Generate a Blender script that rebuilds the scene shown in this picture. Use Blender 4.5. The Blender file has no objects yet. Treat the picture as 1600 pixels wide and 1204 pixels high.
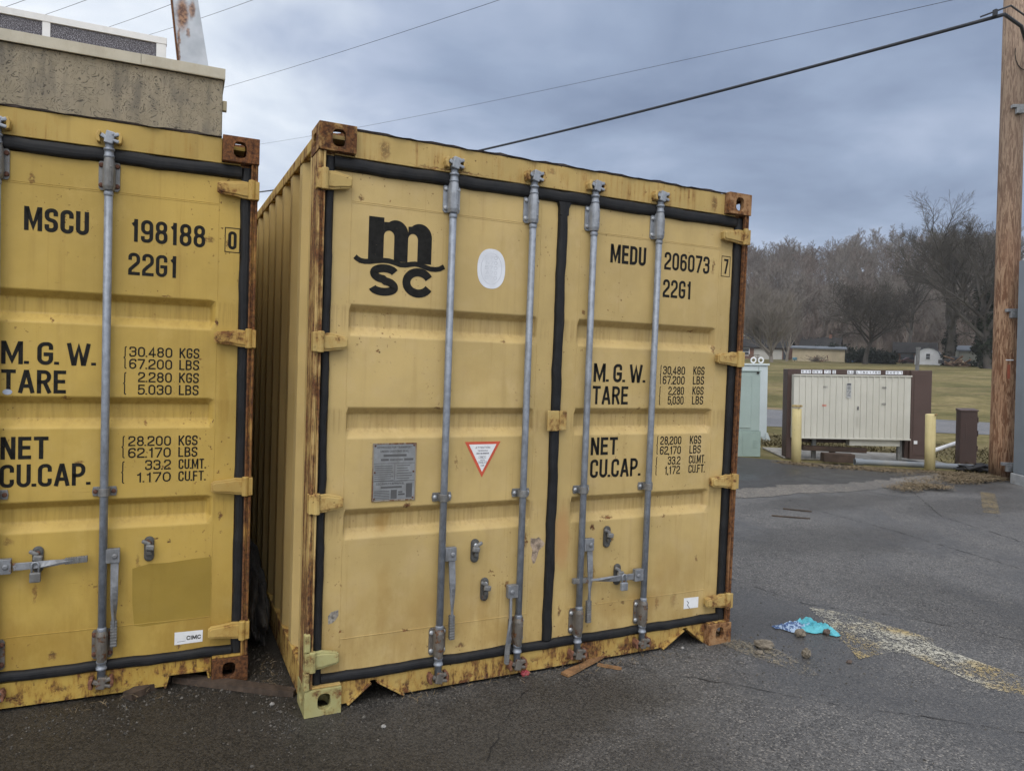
import bpy, bmesh, math, random
import numpy as np
from mathutils import Matrix, Vector, noise as mnoise
R = math.radians
scn = bpy.context.scene
col = scn.collection
random.seed(7)

# ------------------------------------------------------------------ camera
cam_d = bpy.data.cameras.new('camera')
cam_d.sensor_fit = 'HORIZONTAL'; cam_d.sensor_width = 36.0
cam_d.lens = 36.0 * 1134.14 / 1600.0
cam_d.clip_start = 0.05; cam_d.clip_end = 3000
cam = bpy.data.objects.new('camera', cam_d); col.objects.link(cam)
_right = Vector((0.8987316, -0.4369733, 0.0365491))
_fwd = Vector((0.4381960, 0.8980838, -0.0378121))
_up = Vector((-0.0163013, 0.0499986, 0.9986162))
_m = Matrix.Identity(4)
for i in range(3):
    _m[i][0], _m[i][1], _m[i][2] = _right[i], _up[i], -_fwd[i]
_m[0][3], _m[1][3], _m[2][3] = -0.59816, -3.18197, 1.61227
cam.matrix_world = _m
scn.camera = cam

# ------------------------------------------------------------------ light
SUN_EL, SUN_AZ = 52.0, 215.0      # elevation; compass direction the light comes from (0 = +y, 90 = +x)
scn.view_settings.view_transform = 'Standard'
scn.view_settings.look = 'None'
scn.view_settings.gamma = 1.0
scn.view_settings.exposure = 0.30
sun_d = bpy.data.lights.new('sun', 'SUN'); sun_d.energy = 1.0; sun_d.angle = R(35); sun_d.color = (1.0, 0.97, 0.93)
sun = bpy.data.objects.new('sun', sun_d); col.objects.link(sun)
_sd = Vector((math.sin(R(SUN_AZ)) * math.cos(R(SUN_EL)), math.cos(R(SUN_AZ)) * math.cos(R(SUN_EL)), math.sin(R(SUN_EL))))
sun.rotation_euler = _sd.to_track_quat('Z', 'Y').to_euler()
sun.location = (-20, -30, 40)

world = bpy.data.worlds.new('World'); scn.world = world; world.use_nodes = True
wt = world.node_tree
for n in list(wt.nodes): wt.nodes.remove(n)
def wn(t, **k):
    n = wt.nodes.new(t)
    for a, b in k.items(): setattr(n, a, b)
    return n
def wl(a, b): wt.links.new(a, b)
w_out = wn('ShaderNodeOutputWorld'); w_bg = wn('ShaderNodeBackground'); w_bg.inputs[1].default_value = 0.1
wl(w_bg.outputs[0], w_out.inputs[0])
w_sky = wn('ShaderNodeTexSky', sky_type='NISHITA', sun_disc=False, sun_elevation=R(SUN_EL), sun_rotation=R(SUN_AZ))
w_tc = wn('ShaderNodeTexCoord')
w_sep = wn('ShaderNodeSeparateXYZ'); wl(w_tc.outputs['Generated'], w_sep.inputs[0])
def wmath(op, a, b=None, c=None):
    n = wn('ShaderNodeMath', operation=op)
    for i, v in enumerate((a, b, c)):
        if v is None: continue
        if isinstance(v, (int, float)): n.inputs[i].default_value = v
        else: wl(v, n.inputs[i])
    return n.outputs[0]
def wdot(v):
    n = wn('ShaderNodeVectorMath', operation='DOT_PRODUCT'); wl(w_tc.outputs['Generated'], n.inputs[0])
    n.inputs[1].default_value = Vector(v).normalized(); return n.outputs['Value']
def wrange(x, a, b, c, d):
    n = wn('ShaderNodeMapRange', interpolation_type='SMOOTHSTEP'); wl(x, n.inputs[0])
    for i, v in enumerate((a, b, c, d)): n.inputs[i + 1].default_value = v
    return n.outputs[0]
zz = wmath('ADD', wmath('MAXIMUM', w_sep.outputs[2], 0.0), 0.22)
w_cmb = wn('ShaderNodeCombineXYZ')
wl(wmath('DIVIDE', w_sep.outputs[0], zz), w_cmb.inputs[0]); wl(wmath('DIVIDE', w_sep.outputs[1], zz), w_cmb.inputs[1])
w_cmb.inputs[2].default_value = 0.37
def wnoise(scale, det, rough, dist, off=(0, 0, 0), sc=(1, 1, 1)):
    mp = wn('ShaderNodeMapping'); wl(w_cmb.outputs[0], mp.inputs[0])
    mp.inputs['Location'].default_value = off; mp.inputs['Scale'].default_value = sc
    n = wn('ShaderNodeTexNoise'); wl(mp.outputs[0], n.inputs['Vector'])
    n.inputs['Scale'].default_value = scale; n.inputs['Detail'].default_value = det
    n.inputs['Roughness'].default_value = rough; n.inputs['Distortion'].default_value = dist
    return n.outputs[0]
big = wnoise(0.85, 5, 0.55, 0.5, (3.1, 1.7, 0))
fine = wnoise(1.9, 6, 0.52, 0.3, (7.3, 2.2, 0), (1, 1, 1))
bright = wrange(wdot((-0.42, 0.90, 0.52)), 0.72, 1.0, 0.0, 0.44)       # thin cloud high on the left
dark = wrange(wdot((0.74, 0.62, 0.26)), 0.84, 0.995, 0.0, 0.16)          # heavy bank over the hill
hori = wrange(w_sep.outputs[2], 0.08, 0.22, 0.26, 0.0)
cl = wmath('SUBTRACT', wmath('ADD', wmath('MULTIPLY', big, 1.05), wmath('MULTIPLY', fine, 0.95)), 0.44)
cl = wmath('SUBTRACT', wmath('ADD', wmath('ADD', cl, bright), hori), dark)
w_rmp = wn('ShaderNodeValToRGB'); wl(cl, w_rmp.inputs[0])
els = w_rmp.color_ramp.elements
els[0].position = 0.18; els[0].color = (0.175, 0.225, 0.335, 1)
els[1].position = 1.05; els[1].color = (0.90, 0.93, 0.97, 1)
e = els.new(0.42); e.color = (0.27, 0.335, 0.465, 1)
e = els.new(0.60); e.color = (0.40, 0.465, 0.60, 1)
e = els.new(0.82); e.color = (0.68, 0.74, 0.82, 1)
# sky brighter overhead; glow added behind the camera to light the container fronts
glow = wmath('ADD', wrange(wdot(tuple(_sd)), 0.0, 1.0, 0.0, 9.0), wrange(w_sep.outputs[2], 0.50, 1.0, 0.0, 3.0))
w_s1 = wn('ShaderNodeVectorMath', operation='SCALE'); wl(w_rmp.outputs[0], w_s1.inputs[0]); w_s1.inputs['Scale'].default_value = 10.0
w_s2 = wn('ShaderNodeVectorMath', operation='SCALE'); w_s2.inputs[0].default_value = (1.0, 0.96, 0.90); wl(glow, w_s2.inputs['Scale'])
w_sc = wn('ShaderNodeVectorMath', operation='ADD'); wl(w_s1.outputs[0], w_sc.inputs[0]); wl(w_s2.outputs[0], w_sc.inputs[1])
w_mx = wn('ShaderNodeMix', data_type='RGBA'); w_mx.inputs[0].default_value = 0.9
wl(w_sky.outputs[0], w_mx.inputs[6]); wl(w_sc.outputs[0], w_mx.inputs[7])
wl(w_mx.outputs[2], w_bg.inputs[0])

# ------------------------------------------------------------------ material helpers
class NT:
    def __init__(s, name, rough=0.6, metal=0.0, coords='Object'):
        s.m = bpy.data.materials.new(name); s.m.use_nodes = True
        s.t = s.m.node_tree; s.b = s.t.nodes['Principled BSDF']
        s.b.inputs['Roughness'].default_value = rough; s.b.inputs['Metallic'].default_value = metal
        s.tc = s.t.nodes.new('ShaderNodeTexCoord').outputs[coords]
    def n(s, t, **k):
        x = s.t.nodes.new(t)
        for a, b in k.items(): setattr(x, a, b)
        return x
    def l(s, a, b): s.t.links.new(a, b)
    def map(s, scale=(1, 1, 1), loc=(0, 0, 0), vec=None):
        m = s.n('ShaderNodeMapping'); s.l(vec or s.tc, m.inputs[0])
        m.inputs['Scale'].default_value = scale; m.inputs['Location'].default_value = loc
        return m.outputs[0]
    def noise(s, scale, det=4, rough=0.55, vec=None, dist=0.0, out=0):
        x = s.n('ShaderNodeTexNoise'); s.l(vec or s.tc, x.inputs['Vector'])
        x.inputs['Scale'].default_value = scale; x.inputs['Detail'].default_value = det
        x.inputs['Roughness'].default_value = rough; x.inputs['Distortion'].default_value = dist
        return x.outputs[out]
    def vor(s, scale, vec=None, feature='F1', out='Distance', rnd=1.0):
        x = s.n('ShaderNodeTexVoronoi', feature=feature); s.l(vec or s.tc, x.inputs['Vector'])
        x.inputs['Scale'].default_value = scale; x.inputs['Randomness'].default_value = rnd
        return x.outputs[out]
    def rng(s, v, a, b, c=0.0, d=1.0, smooth=True):
        x = s.n('ShaderNodeMapRange', interpolation_type='SMOOTHSTEP' if smooth else 'LINEAR'); s.l(v, x.inputs[0])
        for i, q in enumerate((a, b, c, d)): x.inputs[i + 1].default_value = q
        return x.outputs[0]
    def math(s, op, a, b=None):
        x = s.n('ShaderNodeMath', operation=op)
        for i, v in enumerate((a, b)):
            if v is None: continue
            if isinstance(v, (int, float)): x.inputs[i].default_value = v
            else: s.l(v, x.inputs[i])
        return x.outputs[0]
    def mix(s, f, a, b, mode='MIX'):
        x = s.n('ShaderNodeMix', data_type='RGBA', blend_type=mode)
        for i, v in ((0, f), (6, a), (7, b)):
            if isinstance(v, (int, float)): x.inputs[i].default_value = v
            elif isinstance(v, tuple): x.inputs[i].default_value = (*v[:3], 1)
            else: s.l(v, x.inputs[i])
        return x.outputs[2]
    def color(s, c):
        if isinstance(c, tuple): s.b.inputs['Base Color'].default_value = (*c[:3], 1)
        else: s.l(c, s.b.inputs['Base Color'])
    def rough(s, v):
        if isinstance(v, (int, float)): s.b.inputs['Roughness'].default_value = v
        else: s.l(v, s.b.inputs['Roughness'])
    def bump(s, h, strength=0.3, dist=0.01):
        x = s.n('ShaderNodeBump'); s.l(h, x.inputs['Height'])
        x.inputs['Strength'].default_value = strength; x.inputs['Distance'].default_value = dist
        s.l(x.outputs[0], s.b.inputs['Normal'])
    def spots(s, lst, warp=0.03, wscale=18):
        """mask from soft irregular marks (x, z, rx, rz) on a face seen along y"""
        nz = s.noise(wscale, 4, 0.6, out=1)
        sub = s.n('ShaderNodeVectorMath', operation='MULTIPLY_ADD'); s.l(nz, sub.inputs[0])
        sub.inputs[1].default_value = (2 * warp,) * 3; s.l(s.tc, sub.inputs[2])
        acc = None
        for (x, z, rx, rz, k) in lst:
            mp = s.map((1 / rx, 0, 1 / rz), (-(x + warp) / rx, 0, -(z + warp) / rz), sub.outputs[0])
            ln = s.n('ShaderNodeVectorMath', operation='LENGTH'); s.l(mp, ln.inputs[0])
            v = s.rng(ln.outputs['Value'], 0.35, 1.0, k, 0.0)
            acc = v if acc is None else s.math('MAXIMUM', acc, v)
        return acc

def rust_color(t, dark=1.0):
    a = t.noise(60, 6, 0.7)
    return t.mix(t.rng(a, 0.35, 0.68), (0.050 * dark, 0.025 * dark, 0.017 * dark), (0.215 * dark, 0.092 * dark, 0.034 * dark))

def paint(name, base, rust=0.0, streak=0.25, speck=0.3, rough=0.42, seed=0.0, rustspots=None, stains=None, pinks=None, low=0.0, rdark=1.0, bands=None, grain=(46, 46, 2.2), splash=0.0):
    t = NT(name, rough)
    v = t.map((1, 1, 1), (seed, seed * 1.7, seed * 0.6))
    n1 = t.noise(1.7, 6, 0.6, v)
    n1b = t.noise(9, 5, 0.6, v)
    c = t.mix(t.rng(n1, 0.3, 0.7), tuple(x * 0.86 for x in base), tuple(min(1, x * 1.10) for x in base))
    c = t.mix(t.rng(n1b, 0.45, 0.75, 0, 0.22), c, (base[0] * 1.05, base[1] * 1.1, base[2] * 1.5))
    st = t.noise(1.0, 5, 0.62, t.map((16, 16, 0.9), (seed * 3, 0, 0)))
    c = t.mix(t.rng(st, 0.52, 0.80, 0, streak), c, (base[0] * 0.55, base[1] * 0.48, base[2] * 0.45))
    if bands:
        sz_ = t.n('ShaderNodeSeparateXYZ'); t.l(t.tc, sz_.inputs[0]); z_ = sz_.outputs[2]; bm_ = None
        for zt, zb in bands:
            q = t.math('MULTIPLY', t.rng(z_, zb, zb + .05), t.rng(z_, zt - .02, zt + .004, 1, 0)); bm_ = q if bm_ is None else t.math('MAXIMUM', bm_, q)
        fs = t.noise(1.0, 6, 0.7, t.map((55, 55, 2.5), (seed, 0, 1)))
        c = t.mix(t.math('MULTIPLY', bm_, t.rng(fs, .42, .68, 0.05, .55)), c, (base[0] * .55, base[1] * .50, base[2] * .48))
        # runs of grime below the ribs, scratches and chalked patches
        dr = t.noise(1.0, 6, 0.7, t.map((38, 38, 0.7), (seed * 2, 4, 2)))
        c = t.mix(t.math('MULTIPLY', t.rng(dr, .56, .76, 0, .5), t.rng(t.noise(1.6, 4, .6, v), .4, .6)), c, (base[0] * .62, base[1] * .52, base[2] * .42))
        ch = t.noise(4.5, 7, .7, t.map((1, 1, .6), (7, seed, 3)))
        c = t.mix(t.rng(ch, .54, .74, 0, .40), c, (min(1, base[0] * 1.22), min(1, base[1] * 1.25), base[2] * 1.6))
        sc_ = t.noise(1.0, 3, .5, t.map((9, 9, 130), (seed, 2, 0)), 2.0)
        c = t.mix(t.math('MULTIPLY', t.rng(sc_, .70, .73), t.rng(t.noise(2.2, 2, .5, v), .55, .62, 0, .5)), c, (base[0] * .5, base[1] * .45, base[2] * .4))
    if splash:
        sq_ = t.n('ShaderNodeSeparateXYZ'); t.l(t.tc, sq_.inputs[0])
        c = t.mix(t.math('MULTIPLY', t.rng(sq_.outputs[2], .16, .75, splash, 0), t.rng(t.noise(1.0, 6, .7, t.map((7, 7, 3), (seed, 5, 1))), .34, .62)), c, (base[0] * .60, base[1] * .50, base[2] * .36))
    if stains: c = t.mix(t.math('MULTIPLY', t.spots(stains, 0.04, 9), t.rng(n1b, 0.3, 0.6, 0.5, 1)), c, (base[0] * 0.66, base[1] * 0.55, base[2] * 0.38))
    if pinks: c = t.mix(t.spots(pinks, 0.05, 9), c, (base[0] * 0.82, base[1] * 0.55, base[2] * 0.55))
    rc = rust_color(t, rdark)
    sp = t.math('MULTIPLY', t.rng(t.noise(62, 2, 0.5, v), 0.683, 0.725), t.rng(t.noise(2.6, 3, 0.5, v), 0.46, 0.66))
    mask = t.math('MULTIPLY', sp, speck)
    if low > 0:
        sepz = t.n('ShaderNodeSeparateXYZ'); t.l(t.tc, sepz.inputs[0])
        zf = t.rng(sepz.outputs[2], 0.05, low, 1, 0)
        mask = t.math('MAXIMUM', mask, t.math('MULTIPLY', zf, t.rng(t.noise(14, 6, 0.7, v), 0.5, 0.6)))
    if rust > 0:
        rn = t.noise(1.0, 8, 0.72, t.map(grain, (seed, 0.3, seed)))
        rn2 = t.noise(5.5, 6, 0.65, v)
        rr = t.math('ADD', t.math('MULTIPLY', rn, 0.6), t.math('MULTIPLY', rn2, 0.4))
        th = 0.68 - 0.36 * rust
        mask = t.math('MAXIMUM', mask, t.math('MULTIPLY', t.rng(rr, th - 0.03, th + 0.06), t.rng(t.noise(40, 4, 0.7), 0.25, 0.5, 0.55, 1.0)))
        c = t.mix(t.rng(rr, th - 0.10, th + 0.02, 0, 0.45), c, (base[0] * 0.72, base[1] * 0.50, base[2] * 0.30))
    if rustspots: mask = t.math('MAXIMUM', mask, t.math('MULTIPLY', t.spots(rustspots, 0.022, 40), t.rng(t.noise(70, 4, 0.6), 0.32, 0.5)))
    c = t.mix(mask, c, rc)
    t.color(c)
    t.rough(t.math('ADD', t.math('MULTIPLY', mask, 0.4), t.rng(n1b, 0.3, 0.7, rough - 0.06, rough + 0.10)))
    t.b.inputs['Specular IOR Level'].default_value = 0.22
    h = t.math('ADD', t.math('MULTIPLY', t.noise(3.2, 3, 0.5, v), 1.0), t.math('MULTIPLY', mask, -0.12))
    h = t.math('ADD', h, t.math('MULTIPLY', t.noise(120, 2, 0.5), 0.02))
    t.bump(h, 0.40, 0.022)
    return t.m

def plain(name, c, rough=0.6, metal=0.0, var=0.15, scale=8, bump=0.0, bscale=60, spec=0.4, coords='Object', dirt=None, dirtamt=0.4):
    t = NT(name, rough, metal, coords)
    n = t.noise(scale, 6, 0.6)
    cc = t.mix(t.rng(n, 0.3, 0.7), tuple(x * (1 - var) for x in c), tuple(min(1, x * (1 + var)) for x in c))
    if dirt: cc = t.mix(t.rng(t.noise(scale * 0.6, 7, 0.7, t.map((1, 1, 0.4), (3, 1, 4))), 0.45, 0.72, 0, dirtamt), cc, dirt)
    t.color(cc)
    t.rough(t.rng(n, 0.2, 0.8, max(0.05, rough - 0.08), min(1, rough + 0.08)))
    t.b.inputs['Specular IOR Level'].default_value = spec
    if bump: t.bump(t.noise(bscale, 5, 0.6), bump, 0.01)
    return t.m

# ------------------------------------------------------------------ mesh helpers
class MB:
    def __init__(s): s.v = []; s.f = []
    def add(s, v, f):
        o = len(s.v); s.v += [tuple(p) for p in v]; s.f += [tuple(i + o for i in q) for q in f]; return s
    def box(s, x0, y0, z0, x1, y1, z1):
        v = [(x0, y0, z0), (x1, y0, z0), (x1, y1, z0), (x0, y1, z0), (x0, y0, z1), (x1, y0, z1), (x1, y1, z1), (x0, y1, z1)]
        return s.add(v, [(0, 3, 2, 1), (4, 5, 6, 7), (0, 1, 5, 4), (1, 2, 6, 5), (2, 3, 7, 6), (3, 0, 4, 7)])
    def xbox(s, M, hx, hy, hz):
        v = [M @ Vector((a * hx, b * hy, c * hz)) for c in (-1, 1) for a, b in ((-1, -1), (1, -1), (1, 1), (-1, 1))]
        return s.add(v, [(0, 3, 2, 1), (4, 5, 6, 7), (0, 1, 5, 4), (1, 2, 6, 5), (2, 3, 7, 6), (3, 0, 4, 7)])
    def prism(s, poly, a, b, axis='y'):
        """polygon in the two other axes, extruded from a to b"""
        def P(u, w, h): return {'y': (u, h, w), 'x': (h, u, w), 'z': (u, w, h)}[axis]
        n = len(poly)
        v = [P(u, w, a) for u, w in poly] + [P(u, w, b) for u, w in poly]
        f = [tuple(range(n - 1, -1, -1)), tuple(range(n, 2 * n))] + [(i, (i + 1) % n, n + (i + 1) % n, n + i) for i in range(n)]
        return s.add(v, f)
    def sheet(s, poly, z):
        return s.add([(x, y, z) for x, y in poly], [tuple(range(len(poly)))])
    def tube(s, pts, r, n=8, cap=True, flat=1.0):
        pts = [Vector(p) for p in pts]; m = len(pts)
        rr = r if isinstance(r, (list, tuple)) else [r] * m
        v = []; prev = None
        for i, p in enumerate(pts):
            d = (pts[min(i + 1, m - 1)] - pts[max(i - 1, 0)]).normalized()
            u = prev if prev is not None else (Vector((0, 0, 1)) if abs(d.z) < 0.9 else Vector((0, 1, 0)))
            u = (u - d * u.dot(d)).normalized(); w = d.cross(u); prev = u
            for k in range(n):
                a = 2 * math.pi * k / n
                v.append(p + u * (math.cos(a) * rr[i]) + w * (math.sin(a) * rr[i] * flat))
        f = [(i * n + k, i * n + (k + 1) % n, (i + 1) * n + (k + 1) % n, (i + 1) * n + k) for i in range(m - 1) for k in range(n)]
        if cap: f += [tuple(range(n - 1, -1, -1)), tuple(range((m - 1) * n, m * n))]
        return s.add(v, f)
    def lathe(s, c, prof, n=16, axis='z'):
        """profile of (radius, height) pairs turned about an axis through c"""
        v = []
        for r, h in prof:
            for k in range(n):
                a = 2 * math.pi * k / n; x, y = r * math.cos(a), r * math.sin(a)
                q = {'z': (x, y, h), 'y': (x, h, y), 'x': (h, x, y)}[axis]
                v.append((c[0] + q[0], c[1] + q[1], c[2] + q[2]))
        m = len(prof)
        f = [(i * n + k, i * n + (k + 1) % n, (i + 1) * n + (k + 1) % n, (i + 1) * n + k) for i in range(m - 1) for k in range(n)]
        f += [tuple(range(n - 1, -1, -1)), tuple(range((m - 1) * n, m * n))]
        return s.add(v, f)
    def build(s, name, mat, parent=None, bevel=0.0, seg=2, smooth=False, ang=30, kind=None):
        me = bpy.data.meshes.new(name); me.from_pydata(s.v, [], s.f); me.validate(); 
        bm = bmesh.new(); bm.from_mesh(me); bmesh.ops.recalc_face_normals(bm, faces=bm.faces); bm.to_mesh(me); bm.free()
        me.materials.append(mat)
        o = bpy.data.objects.new(name, me); col.objects.link(o)
        if parent: o.parent = parent
        if smooth: me.shade_smooth()
        if bevel:
            b = o.modifiers.new('bevel', 'BEVEL'); b.width = bevel; b.segments = seg; b.limit_method = 'ANGLE'; b.angle_limit = R(ang)
        if kind: o['kind'] = kind
        return o

def tag(o, label, cat, group=None):
    o['label'] = label; o['category'] = cat
    if group: o['group'] = group
    return o
def thing(name, label, cat, loc=(0, 0, 0), rz=0.0, group=None, tilt=0.0):
    o = bpy.data.objects.new(name, None); col.objects.link(o); o.empty_display_size = 0.1
    M = Matrix.Translation(loc) @ Matrix.Rotation(R(tilt), 4, Vector((0.8, 0.6, 0))) @ Matrix.Rotation(rz, 4, 'Z')
    o.matrix_world = M
    return tag(o, label, cat, group)
def dup(root, loc, rz=0.0, label=None, scale=1.0):
    r = root.copy(); col.objects.link(r); r.location = loc; r.rotation_euler = (0, 0, rz); r.scale = (scale,) * 3
    if label: r['label'] = label
    for ch in list(root.children):
        c = ch.copy(); col.objects.link(c); c.parent = r
    return r
def ST(s, t, z=0.0): return (0.8 * s + 0.6 * t, 0.6 * s - 0.8 * t, z)
TILT = -1.6

# ------------------------------------------------------------------ stroke lettering
def fillet(pts, closed, seg=6):
    n = len(pts); out = []
    for i, p in enumerate(pts):
        r = p[2] if len(p) > 2 else 0
        P = Vector(p[:2])
        if r <= 0 or (not closed and i in (0, n - 1)): out.append(P); continue
        A = Vector(pts[i - 1][:2]); B = Vector(pts[(i + 1) % n][:2])
        da, db = (A - P), (B - P); la, lb = da.length, db.length
        da.normalize(); db.normalize()
        ang = da.angle(db)
        tl = min(r / math.tan(ang / 2) if ang > 0.01 else r, la * 0.499, lb * 0.499)
        a, b = P + da * tl, P + db * tl
        for k in range(seg + 1):
            t = k / seg; out.append(a * (1 - t) ** 2 * 1.0 + P * 2 * t * (1 - t) * 1.0 + b * t * t if False else _arc(P, da, db, tl, t))
    return out
def _arc(P, da, db, tl, t):
    ang = da.angle(db); r = tl * math.tan(ang / 2)
    bis = (da + db).normalized(); C = P + bis * (r / max(1e-6, math.sin(ang / 2)))
    v0 = (P + da * tl) - C; v1 = (P + db * tl) - C
    th = v0.angle_signed(v1)
    return C + Matrix.Rotation(-th * t, 2) @ v0
def ribbon(mb, pts, w, closed, y, y_step=0.0):
    pts = [p for i, p in enumerate(pts) if i == 0 or (p - pts[i - 1]).length > 1e-5]
    if closed and (pts[0] - pts[-1]).length < 1e-5: pts.pop()
    n = len(pts); L = []; Rr = []
    for i in range(n):
        a = pts[i - 1] if (closed or i > 0) else None
        b = pts[(i + 1) % n] if (closed or i < n - 1) else None
        d0 = (pts[i] - a).normalized() if a is not None else None
        d1 = (b - pts[i]).normalized() if b is not None else None
        if d0 is None: d0 = d1
        if d1 is None: d1 = d0
        n0 = Vector((-d0.y, d0.x)); n1 = Vector((-d1.y, d1.x)); m = n0 + n1
        if m.length < 1e-4: m = n0
        m.normalize(); k = min(2.2, 1 / max(0.3, m.dot(n0)))
        L.append(pts[i] + m * (w / 2 * k)); Rr.append(pts[i] - m * (w / 2 * k))
    v = [(p.x, y, p.y) for p in L] + [(p.x, y, p.y) for p in Rr]
    f = [(i, (i + 1) % n, n + (i + 1) % n, n + i) for i in range(n if closed else n - 1)]
    mb.add(v, f)
O_ = 9.0
GLY = {
 '0': (1, [([(0, 0, O_), (1, 0, O_), (1, 1, O_), (0, 1, O_)], 1)]),
 '1': (0.55, [([(0.8, 0), (0.8, 1)], 0), ([(0.8, 0.97), (0.62, 0.86, 0.1), (0.0, 0.78)], 0)]),
 '2': (1, [([(0, .70), (0, 1, O_), (1, 1, O_), (1, .60, O_), (0, .20, .15), (0, 0), (1, 0)], 0)]),
 '3': (1, [([(0, .74), (0, 1, O_), (1, 1, O_), (1, .53, .2), (.4, .53)], 0), ([(.4, .53), (1, .53, .2), (1, 0, O_), (0, 0, O_), (0, .27)], 0)]),
 '4': (1, [([(.72, 0), (.72, 1), (0, .28), (0, .24), (1.05, .24)], 0)]),
 '5': (1, [([(.95, 1), (.06, 1), (.03, .5), (.3, .62, .1), (1, .62, O_), (1, 0, O_), (0, 0, O_), (0, .25)], 0)]),
 '6': (1, [([(0, 0, O_), (1, 0, O_), (1, .58, O_), (0, .58, O_)], 1), ([(0, .28), (0, 1, O_), (1, 1, O_), (1, .76)], 0)]),
 '7': (1, [([(0, 1), (1, 1), (1, .90), (.34, 0)], 0)]),
 '8': (1, [([(0, 0, O_), (1, 0, O_), (1, .53, O_), (0, .53, O_)], 1), ([(.04, .53, O_), (.96, .53, O_), (.96, 1, O_), (.04, 1, O_)], 1)]),
 '9': (1, [([(0, .42, O_), (1, .42, O_), (1, 1, O_), (0, 1, O_)], 1), ([(1, .72), (1, 0, O_), (0, 0, O_), (0, .24)], 0)]),
 'A': (1.15, [([(0, 0), (.44, 1), (.56, 1), (1, 0)], 0), ([(.16, .27), (.84, .27)], 0)]),
 'B': (1, [([(0, 0), (1, 0, .3), (1, .52, .3), (0, .52)], 1), ([(0, .52), (.95, .52, .3), (.95, 1, .3), (0, 1)], 1)]),
 'C': (1, [([(1, .68), (1, 1, O_), (0, 1, O_), (0, 0, O_), (1, 0, O_), (1, .32)], 0)]),
 'D': (1, [([(0, 0), (1, 0, .3), (1, 1, .3), (0, 1)], 1)]),
 'E': (.85, [([(1, 1), (0, 1), (0, 0), (1, 0)], 0), ([(0, .52), (.9, .52)], 0)]),
 'F': (.8, [([(1, 1), (0, 1), (0, 0)], 0), ([(0, .52), (.9, .52)], 0)]),
 'G': (1, [([(1, .70), (1, 1, O_), (0, 1, O_), (0, 0, O_), (1, 0, .25), (1, .46), (.55, .46)], 0)]),
 'H': (1, [([(0, 0), (0, 1)], 0), ([(1, 0), (1, 1)], 0), ([(0, .5), (1, .5)], 0)]),
 'I': (.02, [([(.5, 0), (.5, 1)], 0)]),
 'K': (1, [([(0, 0), (0, 1)], 0), ([(1, 1), (.06, .42)], 0), ([(.3, .58), (1, 0)], 0)]),
 'L': (.8, [([(0, 1), (0, 0), (1, 0)], 0)]),
 'M': (1.45, [([(0, 0), (0, 1), (.06, 1), (.5, .12), (.94, 1), (1, 1), (1, 0)], 0)]),
 'N': (1, [([(0, 0), (0, 1), (.08, 1), (.92, 0), (1, 0), (1, 1)], 0)]),
 'O': (1, [([(0, 0, O_), (1, 0, O_), (1, 1, O_), (0, 1, O_)], 1)]),
 'P': (1, [([(0, 0), (0, 1), (1, 1, .3), (1, .44, .3), (0, .44)], 0)]),
 'R': (1, [([(0, 0), (0, 1), (1, 1, .3), (1, .48, .3), (0, .48)], 0), ([(.55, .48), (1, 0)], 0)]),
 'S': (1, [([(1, .72), (1, 1, O_), (0, 1, O_), (0, .55, O_), (1, .45, O_), (1, 0, O_), (0, 0, O_), (0, .28)], 0)]),
 'T': (1, [([(0, 1), (1, 1)], 0), ([(.5, 1), (.5, 0)], 0)]),
 'U': (1, [([(0, 1), (0, 0, O_), (1, 0, O_), (1, 1)], 0)]),
 'V': (1.05, [([(0, 1), (.45, 0), (.55, 0), (1, 1)], 0)]),
 'W': (1.7, [([(0, 1), (.22, 0), (.28, 0), (.5, .9), (.72, 0), (.78, 0), (1, 1)], 0)]),
 'X': (1, [([(0, 0), (1, 1)], 0), ([(0, 1), (1, 0)], 0)]),
 'Y': (1, [([(0, 1), (.5, .45), (.5, 0)], 0), ([(1, 1), (.5, .45)], 0)]),
 'Z': (1, [([(0, 1), (1, 1), (0, 0), (1, 0)], 0)]),
 '.': (.0, [([(.5, -.07), (.5, .08)], 0)]),
 ',': (.0, [([(.5, .08), (.2, -.20)], 0)]),
 '{': (.45, [([(1, 1.02), (.4, 1.0, .2), (.4, .55, .1), (0, .5), (.4, .45, .1), (.4, 0, .2), (1, -.02)], 0)]),
 '-': (.6, [([(0, .45), (1, .45)], 0)]),
}
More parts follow.
